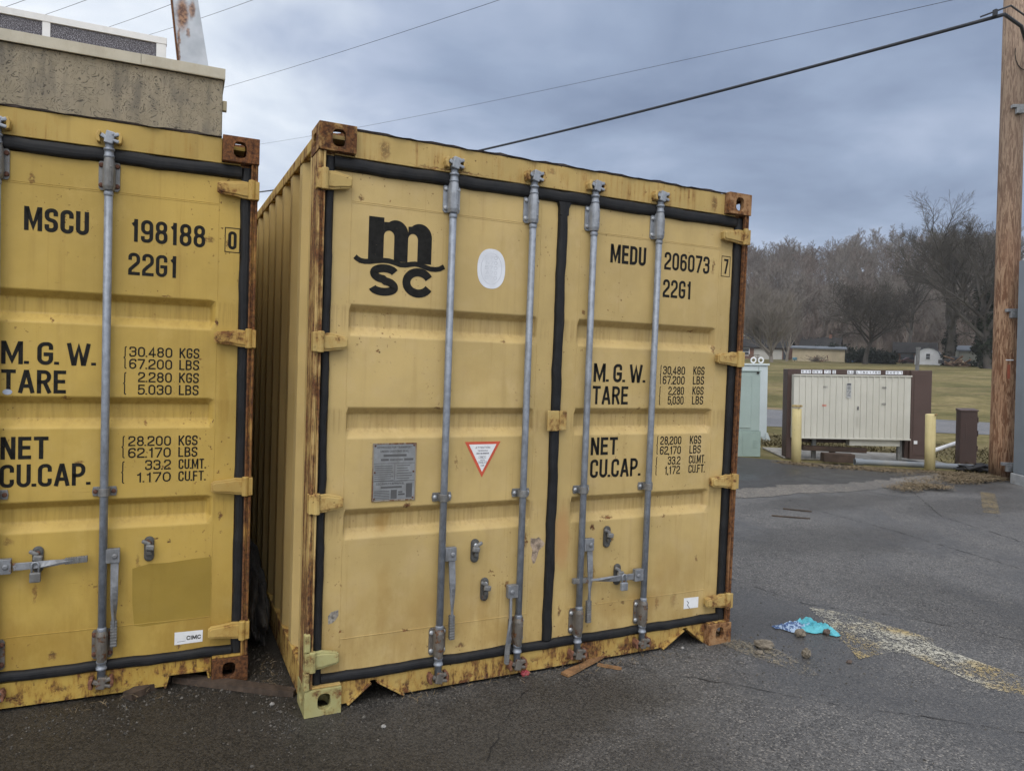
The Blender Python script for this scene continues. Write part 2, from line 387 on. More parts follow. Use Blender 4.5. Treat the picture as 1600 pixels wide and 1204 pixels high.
def text(mb, s, x0, x1, z, h, y, t=0.15, gap=0.24, slot=None, space=0.5):
    """constant-stroke condensed capitals fitted between x0 and x1; t = stroke over cap height"""
    tw = t * h; items = []; tot = 0
    for i, ch in enumerate(s):
        if ch == ' ': tot += space; continue
        w = GLY[ch][0]
        if ch in '.,' and i: tot -= 0.14
        items.append((ch, tot, w)); tot += w + gap + t / 0.4 * 0.9
    tot -= gap
    # natural unit: cell width u such that widths are  w*u + stroke
    u = (x1 - x0) / tot
    k = 0
    for ch, off, w in items:
        gx = x0 + off * u + tw / 2; gw = max(0.001, w * u + (t / 0.4 * 0.9) * u - tw)
        for path, closed in GLY[ch][1]:
            rm = gw / 2
            pts = [(gx + p[0] * gw, z + tw / 2 + p[1] * (h - tw), *( [min(p[2] if p[2] < 1 else rm, rm) if p[2] >= 1 else p[2] * h * 0.8] if len(p) > 2 else [])) for p in path]
            if not closed and ch not in '.,{':
                for e_, o_ in ((0, 1), (-1, -2)):
                    dx_, dz_ = pts[e_][0] - pts[o_][0], pts[e_][1] - pts[o_][1]; l_ = math.hypot(dx_, dz_)
                    if l_ > 1e-6 and (path[e_][1] in (0, 1) or abs(dz_) < 1e-6): pts[e_] = (pts[e_][0] + dx_ / l_ * tw / 2, pts[e_][1] + dz_ / l_ * tw / 2)
            ww = tw * (1.15 if ch in '.,' else 1)
            ribbon(mb, fillet(pts, closed), ww, closed, y - 0.00012 * (k % 5))
            k += 1

# ------------------------------------------------------------------ shared materials
YB = (0.490, 0.358, 0.148); YA = (0.450, 0.308, 0.076)
M_rubber = plain('black rubber', (0.012, 0.0125, 0.014), 0.6, var=0.3, scale=20, bump=0.1, bscale=40, spec=0.25, dirt=(0.05, 0.045, 0.035), dirtamt=0.2)
M_ink = plain('black stencil paint', (0.014, 0.0135, 0.012), 0.6, var=0.35, scale=40, spec=0.12)
def chip(m, amt=.30):
    nt = m.node_tree; tc_ = nt.nodes.new('ShaderNodeTexCoord'); nz = nt.nodes.new('ShaderNodeTexNoise'); nt.links.new(tc_.outputs['Object'], nz.inputs['Vector'])
    nz.inputs['Scale'].default_value = 75; nz.inputs['Detail'].default_value = 6; nz.inputs['Roughness'].default_value = .7
    mr = nt.nodes.new('ShaderNodeMapRange'); nt.links.new(nz.outputs[0], mr.inputs[0]); mr.inputs[1].default_value = amt - .02; mr.inputs[2].default_value = amt + .03
    nt.links.new(mr.outputs[0], nt.nodes['Principled BSDF'].inputs['Alpha'])
chip(M_ink)
def galv(name, c=(0.29, 0.31, 0.34), rust=0.0):
    t = NT(name, 0.5, 0.35)
    n = t.noise(28, 6, 0.65); n2 = t.noise(1.0, 5, 0.6, t.map((60, 60, 5)))
    cc = t.mix(t.rng(n, 0.3, 0.7), tuple(x * 0.75 for x in c), tuple(x * 1.15 for x in c))
    cc = t.mix(t.rng(n2, 0.56, 0.75, 0, 0.5), cc, (c[0] * 0.45, c[1] * 0.42, c[2] * 0.38))
    cc = t.mix(t.rng(t.noise(9, 6, .7, t.map((1, 1, .35), (2, 8, 3))), .48, .70, 0, .6), cc, (c[0] * .48, c[1] * .44, c[2] * .37))
    if rust: cc = t.mix(t.rng(t.noise(22, 7, 0.7, t.map(loc=(4, 2, 1))), 0.66 - 0.3 * rust, 0.72 - 0.3 * rust), cc, rust_color(t))
    t.color(cc); t.rough(t.rng(n, 0.2, 0.8, 0.4, 0.62)); t.bump(n, 0.2, 0.004)
    return t.m
M_galv = galv('galvanised steel', rust=.05); M_catch = galv('dark worn steel', (0.105, 0.105, 0.10), 0.18); M_galvh = galv('worn galvanised handle', (0.235, 0.245, 0.26), .10); M_galvd = galv('dull galvanised steel', (0.20, 0.20, 0.195), 0.12); M_galvr = galv('rusting galvanised steel', (0.17, 0.155, 0.135), 0.42)
M_bar = galv('galvanised bar', (0.25, 0.275, 0.315))
M_bolt = plain('zinc bolt', (0.42, 0.44, 0.46), 0.4, 0.6); M_boltr = plain('rusty bolt', (0.10, 0.045, 0.028), 0.85, var=0.4, scale=80)
M_white = plain('white vinyl', (0.72, 0.73, 0.74), 0.5, var=0.05, scale=30)
M_disc = plain('pale blue white vinyl', (0.66, 0.68, 0.72), 0.55, var=0.07, scale=14, dirt=(0.5, 0.52, 0.55), dirtamt=0.3)
M_ghost = plain('faded print', (0.55, 0.57, 0.61), 0.55)
M_red = plain('red vinyl', (0.55, 0.09, 0.045), 0.5)
M_plate = plain('aluminium data plate', (0.27, 0.28, 0.285), 0.42, 0.4, var=0.12, scale=25, dirt=(0.14, 0.12, 0.09), dirtamt=0.3)
M_plated = plain('etched plate print', (0.10, 0.10, 0.10), 0.5, 0.2)
M_dark = plain('dark interior', (0.02, 0.018, 0.015), 0.9)

# ------------------------------------------------------------------ container
def plate_hole(mb, O, U, V, Nn, w, h, cx, cz, rx, rz, t, n=24):
    """rectangular plate w x h at O with a rounded slot, thickness t along Nn"""
    O, U, V, Nn = map(Vector, (O, U, V, Nn))
    angs = sorted(set([2 * math.pi * k / n for k in range(n)] + [math.atan2(b - cz, a - cx) % (2 * math.pi) for a in (0, w) for b in (0, h)]))
    ins, outs = [], []
    for a in angs:
        ca, sa = math.cos(a), math.sin(a)
        k = min([((w - cx) / ca if ca > 1e-9 else (-cx / ca if ca < -1e-9 else 1e9)), ((h - cz) / sa if sa > 1e-9 else (-cz / sa if sa < -1e-9 else 1e9))])
        outs.append((cx + ca * k, cz + sa * k))
        q = (abs(ca) ** 3.0 / rx ** 3.0 + abs(sa) ** 3.0 / rz ** 3.0) ** (-1 / 3.0)
        ins.append((cx + ca * q, cz + sa * q))
    m = len(angs); v = []
    for dep in (0, t):
        for ring in (outs, ins): v += [O + U * a + V * b + Nn * dep for a, b in ring]
    f = []
    for i in range(m):
        j = (i + 1) % m
        f += [(i, j, m + j, m + i), (2 * m + i, 3 * m + i, 3 * m + j, 2 * m + j), (m + i, m + j, 3 * m + j, 3 * m + i), (i, 2 * m + i, 2 * m + j, j)]
    mb.add(v, f)

def casting(x, y, z, sx, sy, sz, mat, parent):
    """corner casting with its outer corner at (x,y,z), growing along the signs"""
    mb = MB(); w, d, h, t = 0.162, 0.178, 0.118, 0.027
    X, Y, Z = (sx, 0, 0), (0, sy, 0), (0, 0, sz); O = Vector((x, y, z))
    plate_hole(mb, O, X, Z, Y, w, h, w * 0.53, h * 0.52, 0.029, 0.037, t)
    plate_hole(mb, O + Vector(Y) * (t + .0005), Y, Z, X, d - t - .001, h, d * 0.42, h * 0.52, 0.037, 0.029, t)
    plate_hole(mb, O + Vector(Y) * (t + .0005) + Vector(X) * (t + .0005), X, Y, Z, w - t - .001, d - t - .001, w * 0.4, d * 0.38, 0.031, 0.055, t)
    # inner closing plates
    p = lambda a, b, c: (x + sx * a, y + sy * b, z + sz * c)
    def bx(a0, b0, c0, a1, b1, c1):
        A, B = p(a0, b0, c0), p(a1, b1, c1)
        mb.box(min(A[0], B[0]), min(A[1], B[1]), min(A[2], B[2]), max(A[0], B[0]), max(A[1], B[1]), max(A[2], B[2]))
    bx(w - 0.012, t + .001, t + .001, w - .001, d - .002, h - .001)
    bx(t + .001, d - 0.014, t + .001, w - .013, d - .002, h - .001)
    return mb.build('corner_casting', mat, parent, bevel=0.010, seg=3, ang=50)

def panel_grid(mb, xs, zs, fy):
    nx, nz = len(xs), len(zs)
    v = [(x, fy(i, j), z) for j, z in enumerate(zs) for i, x in enumerate(xs)]
    f = [(j * nx + i, j * nx + i + 1, (j + 1) * nx + i + 1, (j + 1) * nx + i) for j in range(nz - 1) for i in range(nx - 1)]
    mb.add(v, f)

REC = [(1.826, 1.686), (1.364, 1.224), (0.902, 0.766)]
YD = 0.055
def door(name, x0, xa, xb, x1, mat, parent):
    mb = MB()
    xs = [x0, xa, xa + 0.010, xb - 0.028, xb, x1]
    zs, dep = [0.163], [0]
    for zt, zb in sorted(REC, key=lambda q: q[1]):
        zs += [zb, zb + 0.042, zt - 0.032, zt]; dep += [0, 1, 1, 0]
    zs.append(2.404); dep.append(0)
    panel_grid(mb, xs, zs, lambda i, j: YD + (0.036 if dep[j] and i in (2, 3) else 0))
    # returns and back
    zt, zb = zs[-1], zs[0]; yb = YD + 0.05
    bx = [(x0, YD, zb), (x1, YD, zb), (x1, YD, zt), (x0, YD, zt), (x0, yb, zb), (x1, yb, zb), (x1, yb, zt), (x0, yb, zt)]
    mb.add(bx, [(0, 1, 5, 4), (1, 2, 6, 5), (2, 3, 7, 6), (3, 0, 4, 7), (4, 5, 6, 7)])
    o = mb.build(name, mat, parent, bevel=0.006, seg=3, ang=20)
    return o
def seams(x0, xa, xb, x1, mat, parent):
    """weld beads where the sheet meets its frame"""
    mb = MB()
    def bead(a, b, r=0.0022):
        n = max(2, int((Vector(a) - Vector(b)).length / 0.05)); pts = []
        for i in range(n + 1):
            q = Vector(a).lerp(Vector(b), i / n); pts.append(q + Vector((random.uniform(-1, 1) * .0008, 0, random.uniform(-1, 1) * .0008)))
        mb.tube(pts, r, 6)
    for z in (2.281, 2.274): bead((xa, YD, z), (xb, YD, z), 0.0016)
    bead((xa, YD, 0.313), (xb, YD, 0.313)); 
    for x in (xa - .003, xb + .003):
        zz = [0.17, 0.766, 0.902, 1.224, 1.364, 1.686, 1.826, 2.40]
        for a, b in zip(zz[::2], zz[1::2]): bead((x, YD, a), (x, YD, b), 0.0014)
    mb.build('weld_seam', mat, parent)

def gasket(parent):
    mb = MB()
    def strip(a, b, w, ydepth=0.017, yc=0.046, double=False):
        A, B = Vector(a), Vector(b); L = (B - A).length; n = int(L / 0.06); hor = abs(A.z - B.z) < 0.01
        prof = [(-.5, .4), (-.46, -.35), (-.34, -.8), (-.15, -.98), (.1, -1), (.3, -.85), (.44, -.4), (.5, .4)]
        v = []
        for i in range(n + 1):
            q = A.lerp(B, i / n); ph = i * 0.9 + A.x * 7
            wob = 0.0022 * math.sin(ph) + 0.0015 * math.sin(ph * 2.7 + 1); wi = w * (1 + 0.045 * math.sin(ph * 1.3 + 2))
            for u, d in prof:
                off = u * wi + wob
                v.append((q.x + (0 if hor else off), yc + ydepth * d, q.z + (off if hor else 0)))
        m = len(prof)
        f = [(i * m + k, i * m + k + 1, (i + 1) * m + k + 1, (i + 1) * m + k) for i in range(n) for k in range(m - 1)]
        f += [tuple(range(m)), tuple(range(n * m, n * m + m))]
        mb.add(v, f)
    strip((0.075, 0, 2.434), (2.365, 0, 2.434), 0.060)
    strip((0.075, 0, 0.142), (2.365, 0, 0.142), 0.047)
    for x in (0.057, 2.390): strip((x, 0, 0.125), (x, 0, 2.458), 0.042 if x < 1 else 0.054, yc=0.047)
    strip((1.231, 0, 0.164), (1.231, 0, 2.406), 0.054, yc=0.0475)
    mb.prism([(1.195, 2.406), (1.27, 2.406), (1.256, 2.375), (1.256, 2.34), (1.206, 2.34), (1.203, 2.38)], 0.032, 0.06)
    return mb.build('door_gasket', M_rubber, parent, smooth=False, bevel=0.002)

def bracket_mesh(up):
    """bearing bracket round the bar: flange plate with a half-round saddle"""
    mb = MB()
    pl = [(-.034, -.066), (.034, -.066), (.042, -.055), (.042, .055), (.034, .066), (-.034, .066), (-.042, .055), (-.042, -.055)]
    mb.prism(pl, 0.046, 0.0545)
    # saddle
    n = 9; sec = [(0.025 * math.cos(math.pi * (1 - k / (n - 1))), -0.029 * math.sin(math.pi * k / (n - 1))) for k in range(n)]
    sec = [(-.025, .024)] + sec + [(.025, .024)]
    levels = [(-.068, .82), (-.05, 1.0), (.02, 1.0), (.05, .9), (.072, .78)]
    v = []
    for z, k in levels:
        for a, b in sec: v.append((a * k, 0.022 + (b * k if b < 0 else b), z * up))
    m = len(sec); f = [(i * m + k, i * m + k + 1, (i + 1) * m + k + 1, (i + 1) * m + k) for i in range(len(levels) - 1) for k in range(m - 1)]
    f += [tuple(range(m)), tuple(range((len(levels) - 1) * m, len(levels) * m))]
    mb.add(v, f)
    mb.lathe((0.010, -.0075, 0.032), [(.004, -.001), (.004, .003)], 8, 'y')
    mb.lathe((0.010, -.0075, -0.032), [(.004, -.001), (.004, .003)], 8, 'y')
    return mb
def bolt_mesh():
    return MB().lathe((0, 0, 0), [(.0125, .0), (.0125, -.004), (.009, -.009), (.003, -.0105)], 10, 'y')

def locking_bar(x, parent, hw, dx=(0.0, 0.0)):
    """one bar with cam heads; returns the part"""
    mb = MB()
    mb.tube([(x, 0.022, 0.075), (x, 0.022, 1.3), (x, 0.022, 2.49)], 0.0170, 14)
    for z0, sg in ((2.30, 1), (0.295, -1)):
        mb.lathe((x, 0.022, z0), [(.0175, .118 * sg), (.0215, .119 * sg), (.0215, .130 * sg), (.019, .131 * sg), (.019, .150 * sg), (.0225, .151 * sg), (.0225, .160 * sg), (.0175, .161 * sg)], 14)
    for dz in (2.262, 0.318): mb.lathe((x, 0.022, dz), [(.0172, -.01), (.0195, -.006), (.0195, .006), (.0172, .01)], 14)
    bar = mb.build('locking_bar', M_bar, parent, smooth=False, bevel=0)
    for p in bar.data.polygons: p.use_smooth = len(p.vertices) == 4
    for z, sg, mt in ((2.505, 1, hw['cam_top']), (0.078, -1, hw['cam_low'])):
        c = MB()
        c.xbox(Matrix.Translation((x + .002, 0.016, z)) @ Matrix.Rotation(R(12), 4, 'Y'), .018, .020, .027)
        c.xbox(Matrix.Translation((x + .024, 0.006, z + .012)) @ Matrix.Rotation(R(-18), 4, 'Y'), .016, .010, .008)
        c.xbox(Matrix.Translation((x + .026, 0.006, z - .014)) @ Matrix.Rotation(R(14), 4, 'Y'), .014, .010, .007)
        c.xbox(Matrix.Translation((x - .022, 0.012, z + .004)) @ Matrix.Rotation(R(25), 4, 'Y'), .012, .010, .009)
        c.build('cam_head', mt, bar, bevel=0.004, seg=2)
        for sd in (-1, 1):
            k = MB(); k.prism([(x + sd * .032, z - .026), (x + sd * .048, z - .022), (x + sd * .052, z + .004), (x + sd * .044, z + .026), (x + sd * .030, z + .022), (x + sd * .037, z)], -0.002, 0.042)
            k.build('cam_keeper', hw['keep_top'] if sg > 0 else hw['keep_low'], parent, bevel=0.004)
    return bar

BM = {}
def bar_fittings(x, parent, hw, zc=0.94):
    for z, up, mt in ((2.346, 1, hw['br_top']), (0.243, -1, hw['br_low'])):
        b = bracket_mesh(up); b.v = [(a + x, q, c + z) for a, q, c in b.v]
        br = b.build('bar_bracket', mt, parent, bevel=0.003)
        for bxx in (-.031, .031):
            for bz in (-.044, .044):
                o = MB(); o.lathe((x + bxx, 0.046, z + bz), [(.011, .0), (.011, -.004), (.008, -.008), (.003, -.0092)], 10, 'y')
                o.build('bolt', hw['bolt'], br)
    c = MB()
    c.prism([(x - .046, zc - .021), (x + .046, zc - .021), (x + .05, zc), (x + .046, zc + .021), (x - .046, zc + .021), (x - .05, zc)], 0.047, 0.0545)
    n = 8; out = [(x + .0235 * math.cos(math.pi * k / n), .022 - .0235 * math.sin(math.pi * k / n)) for k in range(n + 1)]
    inn = [(x + .0178 * math.cos(math.pi * k / n), .022 - .0178 * math.sin(math.pi * k / n)) for k in range(n, -1, -1)]
    poly = [(x + .0235, .047)] + out + [(x - .0235, .047), (x - .0178, .047)] + inn + [(x + .0178, .047)]
    c.prism(poly, zc - .018, zc + .018, 'z')
    cl = c.build('bar_clamp', M_galvd, parent, bevel=0.002)
    for sd in (-1, 1):
        o = MB(); o.lathe((x + sd * .036, 0.047, zc), [(.010, 0), (.010, -.005), (.004, -.008)], 10, 'y'); o.build('bolt', hw['bolt'], cl)

def handle(bar, x, z, ang, sd, edge=False, L=0.38):
    """bar handle: clevis on the bar at (x,z); lever swings by ang from straight down"""
    c = MB()
    px = x + sd * 0.050
    c.box(min(x + sd * .014, px + sd * .020), 0.008, z - .036, max(x + sd * .014, px + sd * .020), 0.036, z + .028)
    c.lathe((px, 0.006, z - .004), [(.012, .0), (.012, -.004), (.006, -.007)], 12, 'y')
    hub = c.build('handle_hub', M_galvh, bar, bevel=0.009, seg=3)
    m = MB(); n = 14; v = []
    for i in range(n + 1):
        t = i / n; d = 0.025 + t * L
        tw = R(75) * max(0, min(1, (t - 0.25) / 0.4)) if not edge else R(80) - R(70) * max(0, min(1, (t - .3) / .4))
        hw_ = 0.0165 - 0.004 * t; th = 0.0065
        off = 0.020 - 0.012 * math.sin(math.pi * min(1, t * 1.2))
        for a, b in ((-1, -1), (1, -1), (1, 1), (-1, 1)):
            lx, ly = a * hw_, b * th
            rx, ry = lx * math.cos(tw) - ly * math.sin(tw), lx * math.sin(tw) + ly * math.cos(tw)
            sx_, sz_ = math.cos(ang), math.sin(ang)
            ax, az = math.sin(ang), -math.cos(ang)
            v.append((px + ax * d + sx_ * rx * 1.0, off + ry * 0.8, z - .01 + az * d + sz_ * rx))
    f = [(i * 4 + k, i * 4 + (k + 1) % 4, (i + 1) * 4 + (k + 1) % 4, (i + 1) * 4 + k) for i in range(n) for k in range(4)] + [(0, 1, 2, 3), (4 * n, 4 * n + 1, 4 * n + 2, 4 * n + 3)]
    m.add(v, f)
    m.build('handle', M_galvh, bar, bevel=0.002)
    g = MB()
    d0, d1 = 0.025 + L * 0.70, 0.03 + L
    ax, az = math.sin(ang), -math.cos(ang)
    c0 = Vector((px + ax * (d0 + d1) / 2, 0.018, z - .01 + az * (d0 + d1) / 2))
    g.xbox(Matrix.Translation(c0) @ Matrix.Rotation(-ang, 4, 'Y'), .0125 if not edge else .009, .0095, (d1 - d0) / 2)
    for k in range(9):
        cc = c0 + Vector((ax, 0, az)) * ((k - 4) / 9 * (d1 - d0))
        g.xbox(Matrix.Translation(cc) @ Matrix.Rotation(-ang, 4, 'Y'), .0137 if not edge else .0102, .0107, .0032)
    g.build('handle_grip', M_galvd, bar, bevel=0.0015)

def catch(x, z, parent, flip=1, rusty=False):
    mb = MB(); n = 10; h = 0.058
    pl = [(x + .021 * math.cos(math.pi * k / n), z + h - .021 + .021 * math.sin(math.pi * k / n)) for k in range(n + 1)]
    pl += [(x + .021 * math.cos(math.pi + math.pi * k / n), z - h + .021 + .021 * math.sin(math.pi + math.pi * k / n)) for k in range(n + 1)]
    mb.prism(pl, 0.044, 0.0545)
    pl2 = [(x + (px - x) * 0.82, z + (pz - z) * 0.92) for px, pz in pl]
    mb.prism(pl2, 0.039, 0.0442)
    mb.box(x - .011, 0.020, z - .024, x + .011, 0.039, z - .004)
    c = mb.build('handle_catch', M_catch, parent, bevel=0.003)
    t = MB()
    t.lathe((x, 0.039, z + .029), [(.011, 0), (.011, -.006), (.005, -.010)], 10, 'y')
    t.build('bolt', M_boltr if rusty else M_bolt, c)
    t = MB()
    t.xbox(Matrix.Translation((x - flip * .012, 0.026, z + .034)) @ Matrix.Rotation(R(30) * flip, 4, 'Y'), .020, .007, .009)
    t.xbox(Matrix.Translation((x + flip * .004, 0.022, z + .012)) @ Matrix.Rotation(R(8), 4, 'Y'), .018, .010, .013)
    t.build('catch_latch', M_galvd, c, bevel=0.006)
    return c

def hinge(side, z, mat, parent, x_in=0.150, pin=True):
    """blade hinge from the corner post onto the door; side = +1 left post, -1 right post"""
    X = (lambda a: a) if side > 0 else (lambda a: 2.438 - a)
    mb = MB()
    blade = [(0.028, .037), (0.075, .041), (0.095, .036), (x_in - .012, .028), (x_in, .018), (x_in, -.020), (x_in - .012, -.028), (0.095, -.034), (0.07, -.040), (0.028, -.042)]
    mb.prism([(X(a), z + b) for a, b in blade], 0.012, 0.030)
    mb.prism([(X(a * 0.9 + .012), z + b * 0.72) for a, b in blade], 0.006, 0.0125)
    mb.prism([(X(0.085), z + .03), (X(x_in - .01), z + .02), (X(x_in - .01), z - .02), (X(0.085), z - .03)], 0.030, 0.054)
    mb.box(min(X(-0.003), X(0.034)), -0.002, z - .043, max(X(-0.003), X(0.034)), 0.045, z + .042)
    mb.lathe((X(0.030), 0.004, z), [(.014, -.046), (.016, -.043), (.016, .043), (.014, .047)], 12)
    return mb.build('hinge', mat, parent, bevel=0.005, seg=2, ang=35)

def corr_wall(y0, y1, x_out, sgn, z0, z1, mat, parent, name='side_wall'):
    """vertical trapezoidal corrugation along y; outer face at x_out, recesses toward sgn"""
    mb = MB(); prof = []; y = y0; dx = 0.036
    per = [(0.0, 0), (0.072, 0), (0.140, 1), (0.210, 1), (0.278, 0)]
    while y < y1:
        for a, d in per[:-1] if y > y0 else per[:-1]:
            if y + a <= y1: prof.append((y + a, d))
        y += 0.278
    prof.append((y1, prof[-1][1]))
    v = []
    for z in (z0, z1):
        for yy, d in prof: v.append((x_out + sgn * dx * d, yy, z))
    n = len(prof); mb.add(v, [(i, i + 1, n + i + 1, n + i) for i in range(n - 1)])
    v2 = [(a + sgn * 0.003, b, c) for a, b, c in v]; mb.add(v2, [(i, i + 1, n + i + 1, n + i) for i in range(n - 1)])
    return mb.build(name, mat, parent, bevel=0.0)

def container(name, label, loc, rz, mats, hw, sill_cut):
    root = thing(name, label, 'shipping container', loc, rz, 'old yellow shipping containers')
    m_body, m_post, m_cast, m_sill, m_door = mats['body'], mats['post'], mats['cast'], mats['sill'], mats['door']
    W, H, L = 2.438, 2.591, 6.058
    # castings
    for (x, sx) in ((0, 1), (W, -1)):
        for (y, sy) in ((0, 1), (L, -1)):
            for (z, sz) in ((0, 1), (H, -1)):
                key = ('L' if sx > 0 else 'R') + ('B' if sz > 0 else 'T') if sy > 0 else None
                casting(x, y, z, sx, sy, sz, mats.get('cast' + key, m_cast) if key else m_cast, root)
    # corner posts (front: stepped channel; rear: square)
    for side in (0, 1):
        X = (lambda a: a) if side == 0 else (lambda a: W - a)
        mb = MB()
        def bx(a0, b0, a1, b1, z0=0.119, z1=2.472):
            mb.box(min(X(a0), X(a1)), b0, z0, max(X(a0), X(a1)), b1, z1)
        bx(0.003, 0.010, 0.016, 0.165); bx(0.0162, 0.014, 0.024, 0.030); bx(0.0242, 0.009, 0.034, 0.030)
        bx(0.0162, 0.0660, 0.080, 0.0780); bx(0.0165, 0.120, 0.075, 0.165)
        v = mb.build('corner_post', mats['postL'] if side == 0 else mats['postR'], root, bevel=0.004, seg=2)
        mb = MB(); mb.box(min(X(0.006), X(0.09)), L - 0.16, 0.119, max(X(0.006), X(0.09)), L - 0.01, 2.472); mb.build('corner_post', m_body, root, bevel=0.006)
    # header, with the crumpled dark roof flashing along its top
    mb = MB(); mb.prism([(0.1625, 2.466), (W - 0.1625, 2.466), (W - 0.1625, 2.583), (0.1625, 2.583)], 0.040, 0.075)
    mb.box(0.078, 0.041, 2.4665, 0.1615, 0.07, 2.4725); mb.box(W - 0.1615, 0.041, 2.4665, W - 0.078, 0.07, 2.4725)
    mb.build('door_header', mats['header'], root, bevel=0.004)
    mb = MB(); n = 60; v = []
    for i in range(n + 1):
        x = 0.165 + (W - 0.33) * i / n; q = 0.004 * math.sin(i * 0.7) + 0.003 * math.sin(i * 1.9 + 1) + random.uniform(-.0015, .0015)
        v += [(x, 0.036 + q * .5, 2.5835), (x, 0.032 + q, 2.590 + q), (x, 0.06, 2.594 + q), (x, 0.16, 2.588)]
    mb.add(v, [(i * 4 + k, i * 4 + k + 1, i * 4 + k + 5, i * 4 + k + 4) for i in range(n) for k in range(3)])
    mb.build('roof_flashing', mats['flash'], root)
    # roof, side rails, walls, floor, rear
    mb = MB(); mb.box(0.06, 0.0765, 2.545, W - 0.06, L - 0.02, 2.562); mb.build('roof', m_body, root)
    for side in (0, 1):
        X = (lambda a: a) if side == 0 else (lambda a: W - a)
        mb = MB(); mb.box(min(X(0.004), X(0.058)), 0.1785, 2.510, max(X(0.004), X(0.058)), L - 0.18, 2.568); mb.build('top_rail', mats['rail'], root, bevel=0.006)
        mb = MB(); mb.box(min(X(0.006), X(0.05)), 0.179, 0.012, max(X(0.006), X(0.05)), L - 0.18, 0.165); mb.build('bottom_rail', mats['rail'], root, bevel=0.006)
        corr_wall(0.166, L - 0.161, X(0.010), 1 if side == 0 else -1, 0.166, 2.509, m_body, root)
    mb = MB(); mb.box(0.09, L - 0.06, 0.02, W - 0.09, L - 0.03, 2.50); mb.build('end_wall', m_body, root)
    mb = MB(); mb.box(0.055, 0.11, 0.125, W - 0.055, L - 0.065, 0.160)
    for k in range(14): mb.box(0.06, 0.4 + k * 0.4, 0.02, W - 0.06, 0.44 + k * 0.4, 0.124)
    mb.build('floor', M_dark, root)
    # threshold sill with cut-outs and their lips
    mb = MB(); lower = sill_cut[0][0][1]
    pts = [(0.1630, lower)]
    for cut in sill_cut: pts += cut
    pts += [(W - 0.1630, lower), (W - 0.1630, 0.117), (0.1630, 0.117)]
    mb.prism(pts, 0.044, 0.054)
    mb.box(0.1635, 0.0542, 0.107, W - 0.1635, 0.12, 0.117)
    for cut in sill_cut:
        for a, b in zip(cut[:-1], cut[1:]):
            A, B = Vector((a[0], 0, a[1])), Vector((b[0], 0, b[1])); d = (B - A); l = d.length
            if l < .03: continue
            nrm = Vector((d.z, 0, -d.x)).normalized()
            M = Matrix.Translation((A + B) / 2 + Vector((0, 0.074, 0)) + nrm * 0.003) @ Matrix.Rotation(-math.atan2(d.z, d.x), 4, 'Y')
            mb.xbox(M, l / 2 + .002, 0.045, 0.0045)
    mb.build('door_sill', m_sill, root, bevel=0.002)
    for x0, x1 in ((0.022, 0.161), (W - 0.161, W - 0.022)):
        mb = MB(); mb.box(x0, 0.012, 0.1185, x1, 0.050, 0.1275); mb.build('sill_end', m_sill if x0 > 1 else mats['sillend'], root, bevel=0.003)
    gasket(root)
    door('door', 0.079, 0.162, 1.109, 1.205, m_door, root); seams(0.079, 0.162, 1.109, 1.205, m_door, root)
    door('door', 1.257, 1.346, 2.265, 2.362, m_door, root); seams(1.257, 1.346, 2.265, 2.362, m_door, root)
    for z in (2.350, 1.652, 0.945, 0.246):
        hinge(1, z, mats.get('hingeL%d' % int(z), mats['hinge']) if z > .3 else mats.get('hingelow', mats['hinge']), root)
        hinge(-1, z, mats['hinge'], root, x_in=0.182)
    bars = []
    for x in (0.627, 1.048, 1.402, 1.814):
        bars.append(locking_bar(x, root, hw)); bar_fittings(x, root, hw)
    # centre keeper plate over the middle gasket
    mb = MB(); mb.box(1.172, 0.020, 1.250, 1.240, 0.030, 1.353); mb.box(1.242, 0.022, 1.252, 1.284, 0.033, 1.352); mb.box(1.215, 0.030, 1.27, 1.25, 0.054, 1.335)
    mb.build('door_keeper_plate', mats['hinge'], root, bevel=0.004)
    return root, bars

dent = lambda: None
spots_rust = [(0.46, .905, .022, .016, 1), (1.577, .776, .05, .010, 1), (1.485, .735, .02, .022, 1), (1.605, .665, .02, .03, .9), (1.71, .42, .02, .025, .9), (2.255, 1.70, .01, .03, .8),
              (.165, .345, .012, .012, 1), (.99, .475, .014, .03, .9), (1.09, .69, .012, .05, .9), (1.75, 1.365, .02, .008, .8), (2.225, 2.17, .012, .05, .8), (.47, .315, .02, .01, .9), (1.70, .30, .02, .012, .7), (1.93, .27, .02, .05, .45), (2.05, .28, .03, .06, .4),
              (.60, 1.362, .03, .006, .9), (.70, 1.10, .006, .05, .5), (.30, 1.62, .012, .008, .9), (.93, 1.69, .02, .006, .8), (1.08, 1.30, .01, .02, .9), (1.38, 1.86, .012, .01, .8), (2.20, .50, .01, .03, .7), (2.10, 1.80, .03, .006, .8), (.20, 2.30, .012, .02, .8), (.75, .20, .03, .012, .8), (1.95, .76, .03, .006, .8), (1.30, .30, .01, .04, .8), (.625, .155, .03, .02, .9), (1.05, .155, .03, .02, .9), (1.40, .16, .03, .02, .9), (1.495, .49, .02, .05, .6), (1.43, .49, .03, .04, .55)]
spots_stain = [(.345, .84, .05, .07, .9), (.36, .47, .05, .24, .45), (.87, .36, .05, .14, .45), (.55, .42, .10, .16, .35), (.95, .24, .16, .07, .4), (1.75, .29, .30, .09, .45), (2.0, .46, .12, .16, .25), (.78, 1.53, .12, .09, .14), (.85, .22, .06, .07, .25), (.40, 1.31, .2, .05, .25)]
REC = [(1.826, 1.686), (1.364, 1.224), (0.902, 0.766)]
B_door = paint('yellow door paint', YB, splash=.5, streak=0.30, speck=0.8, seed=1.3, bands=REC, rustspots=spots_rust, stains=spots_stain, pinks=[(1.30, .70, .07, .22, .55)])
B_body = paint('yellow wall paint', YB, streak=0.3, speck=0.6, seed=2.1, rust=0.05)
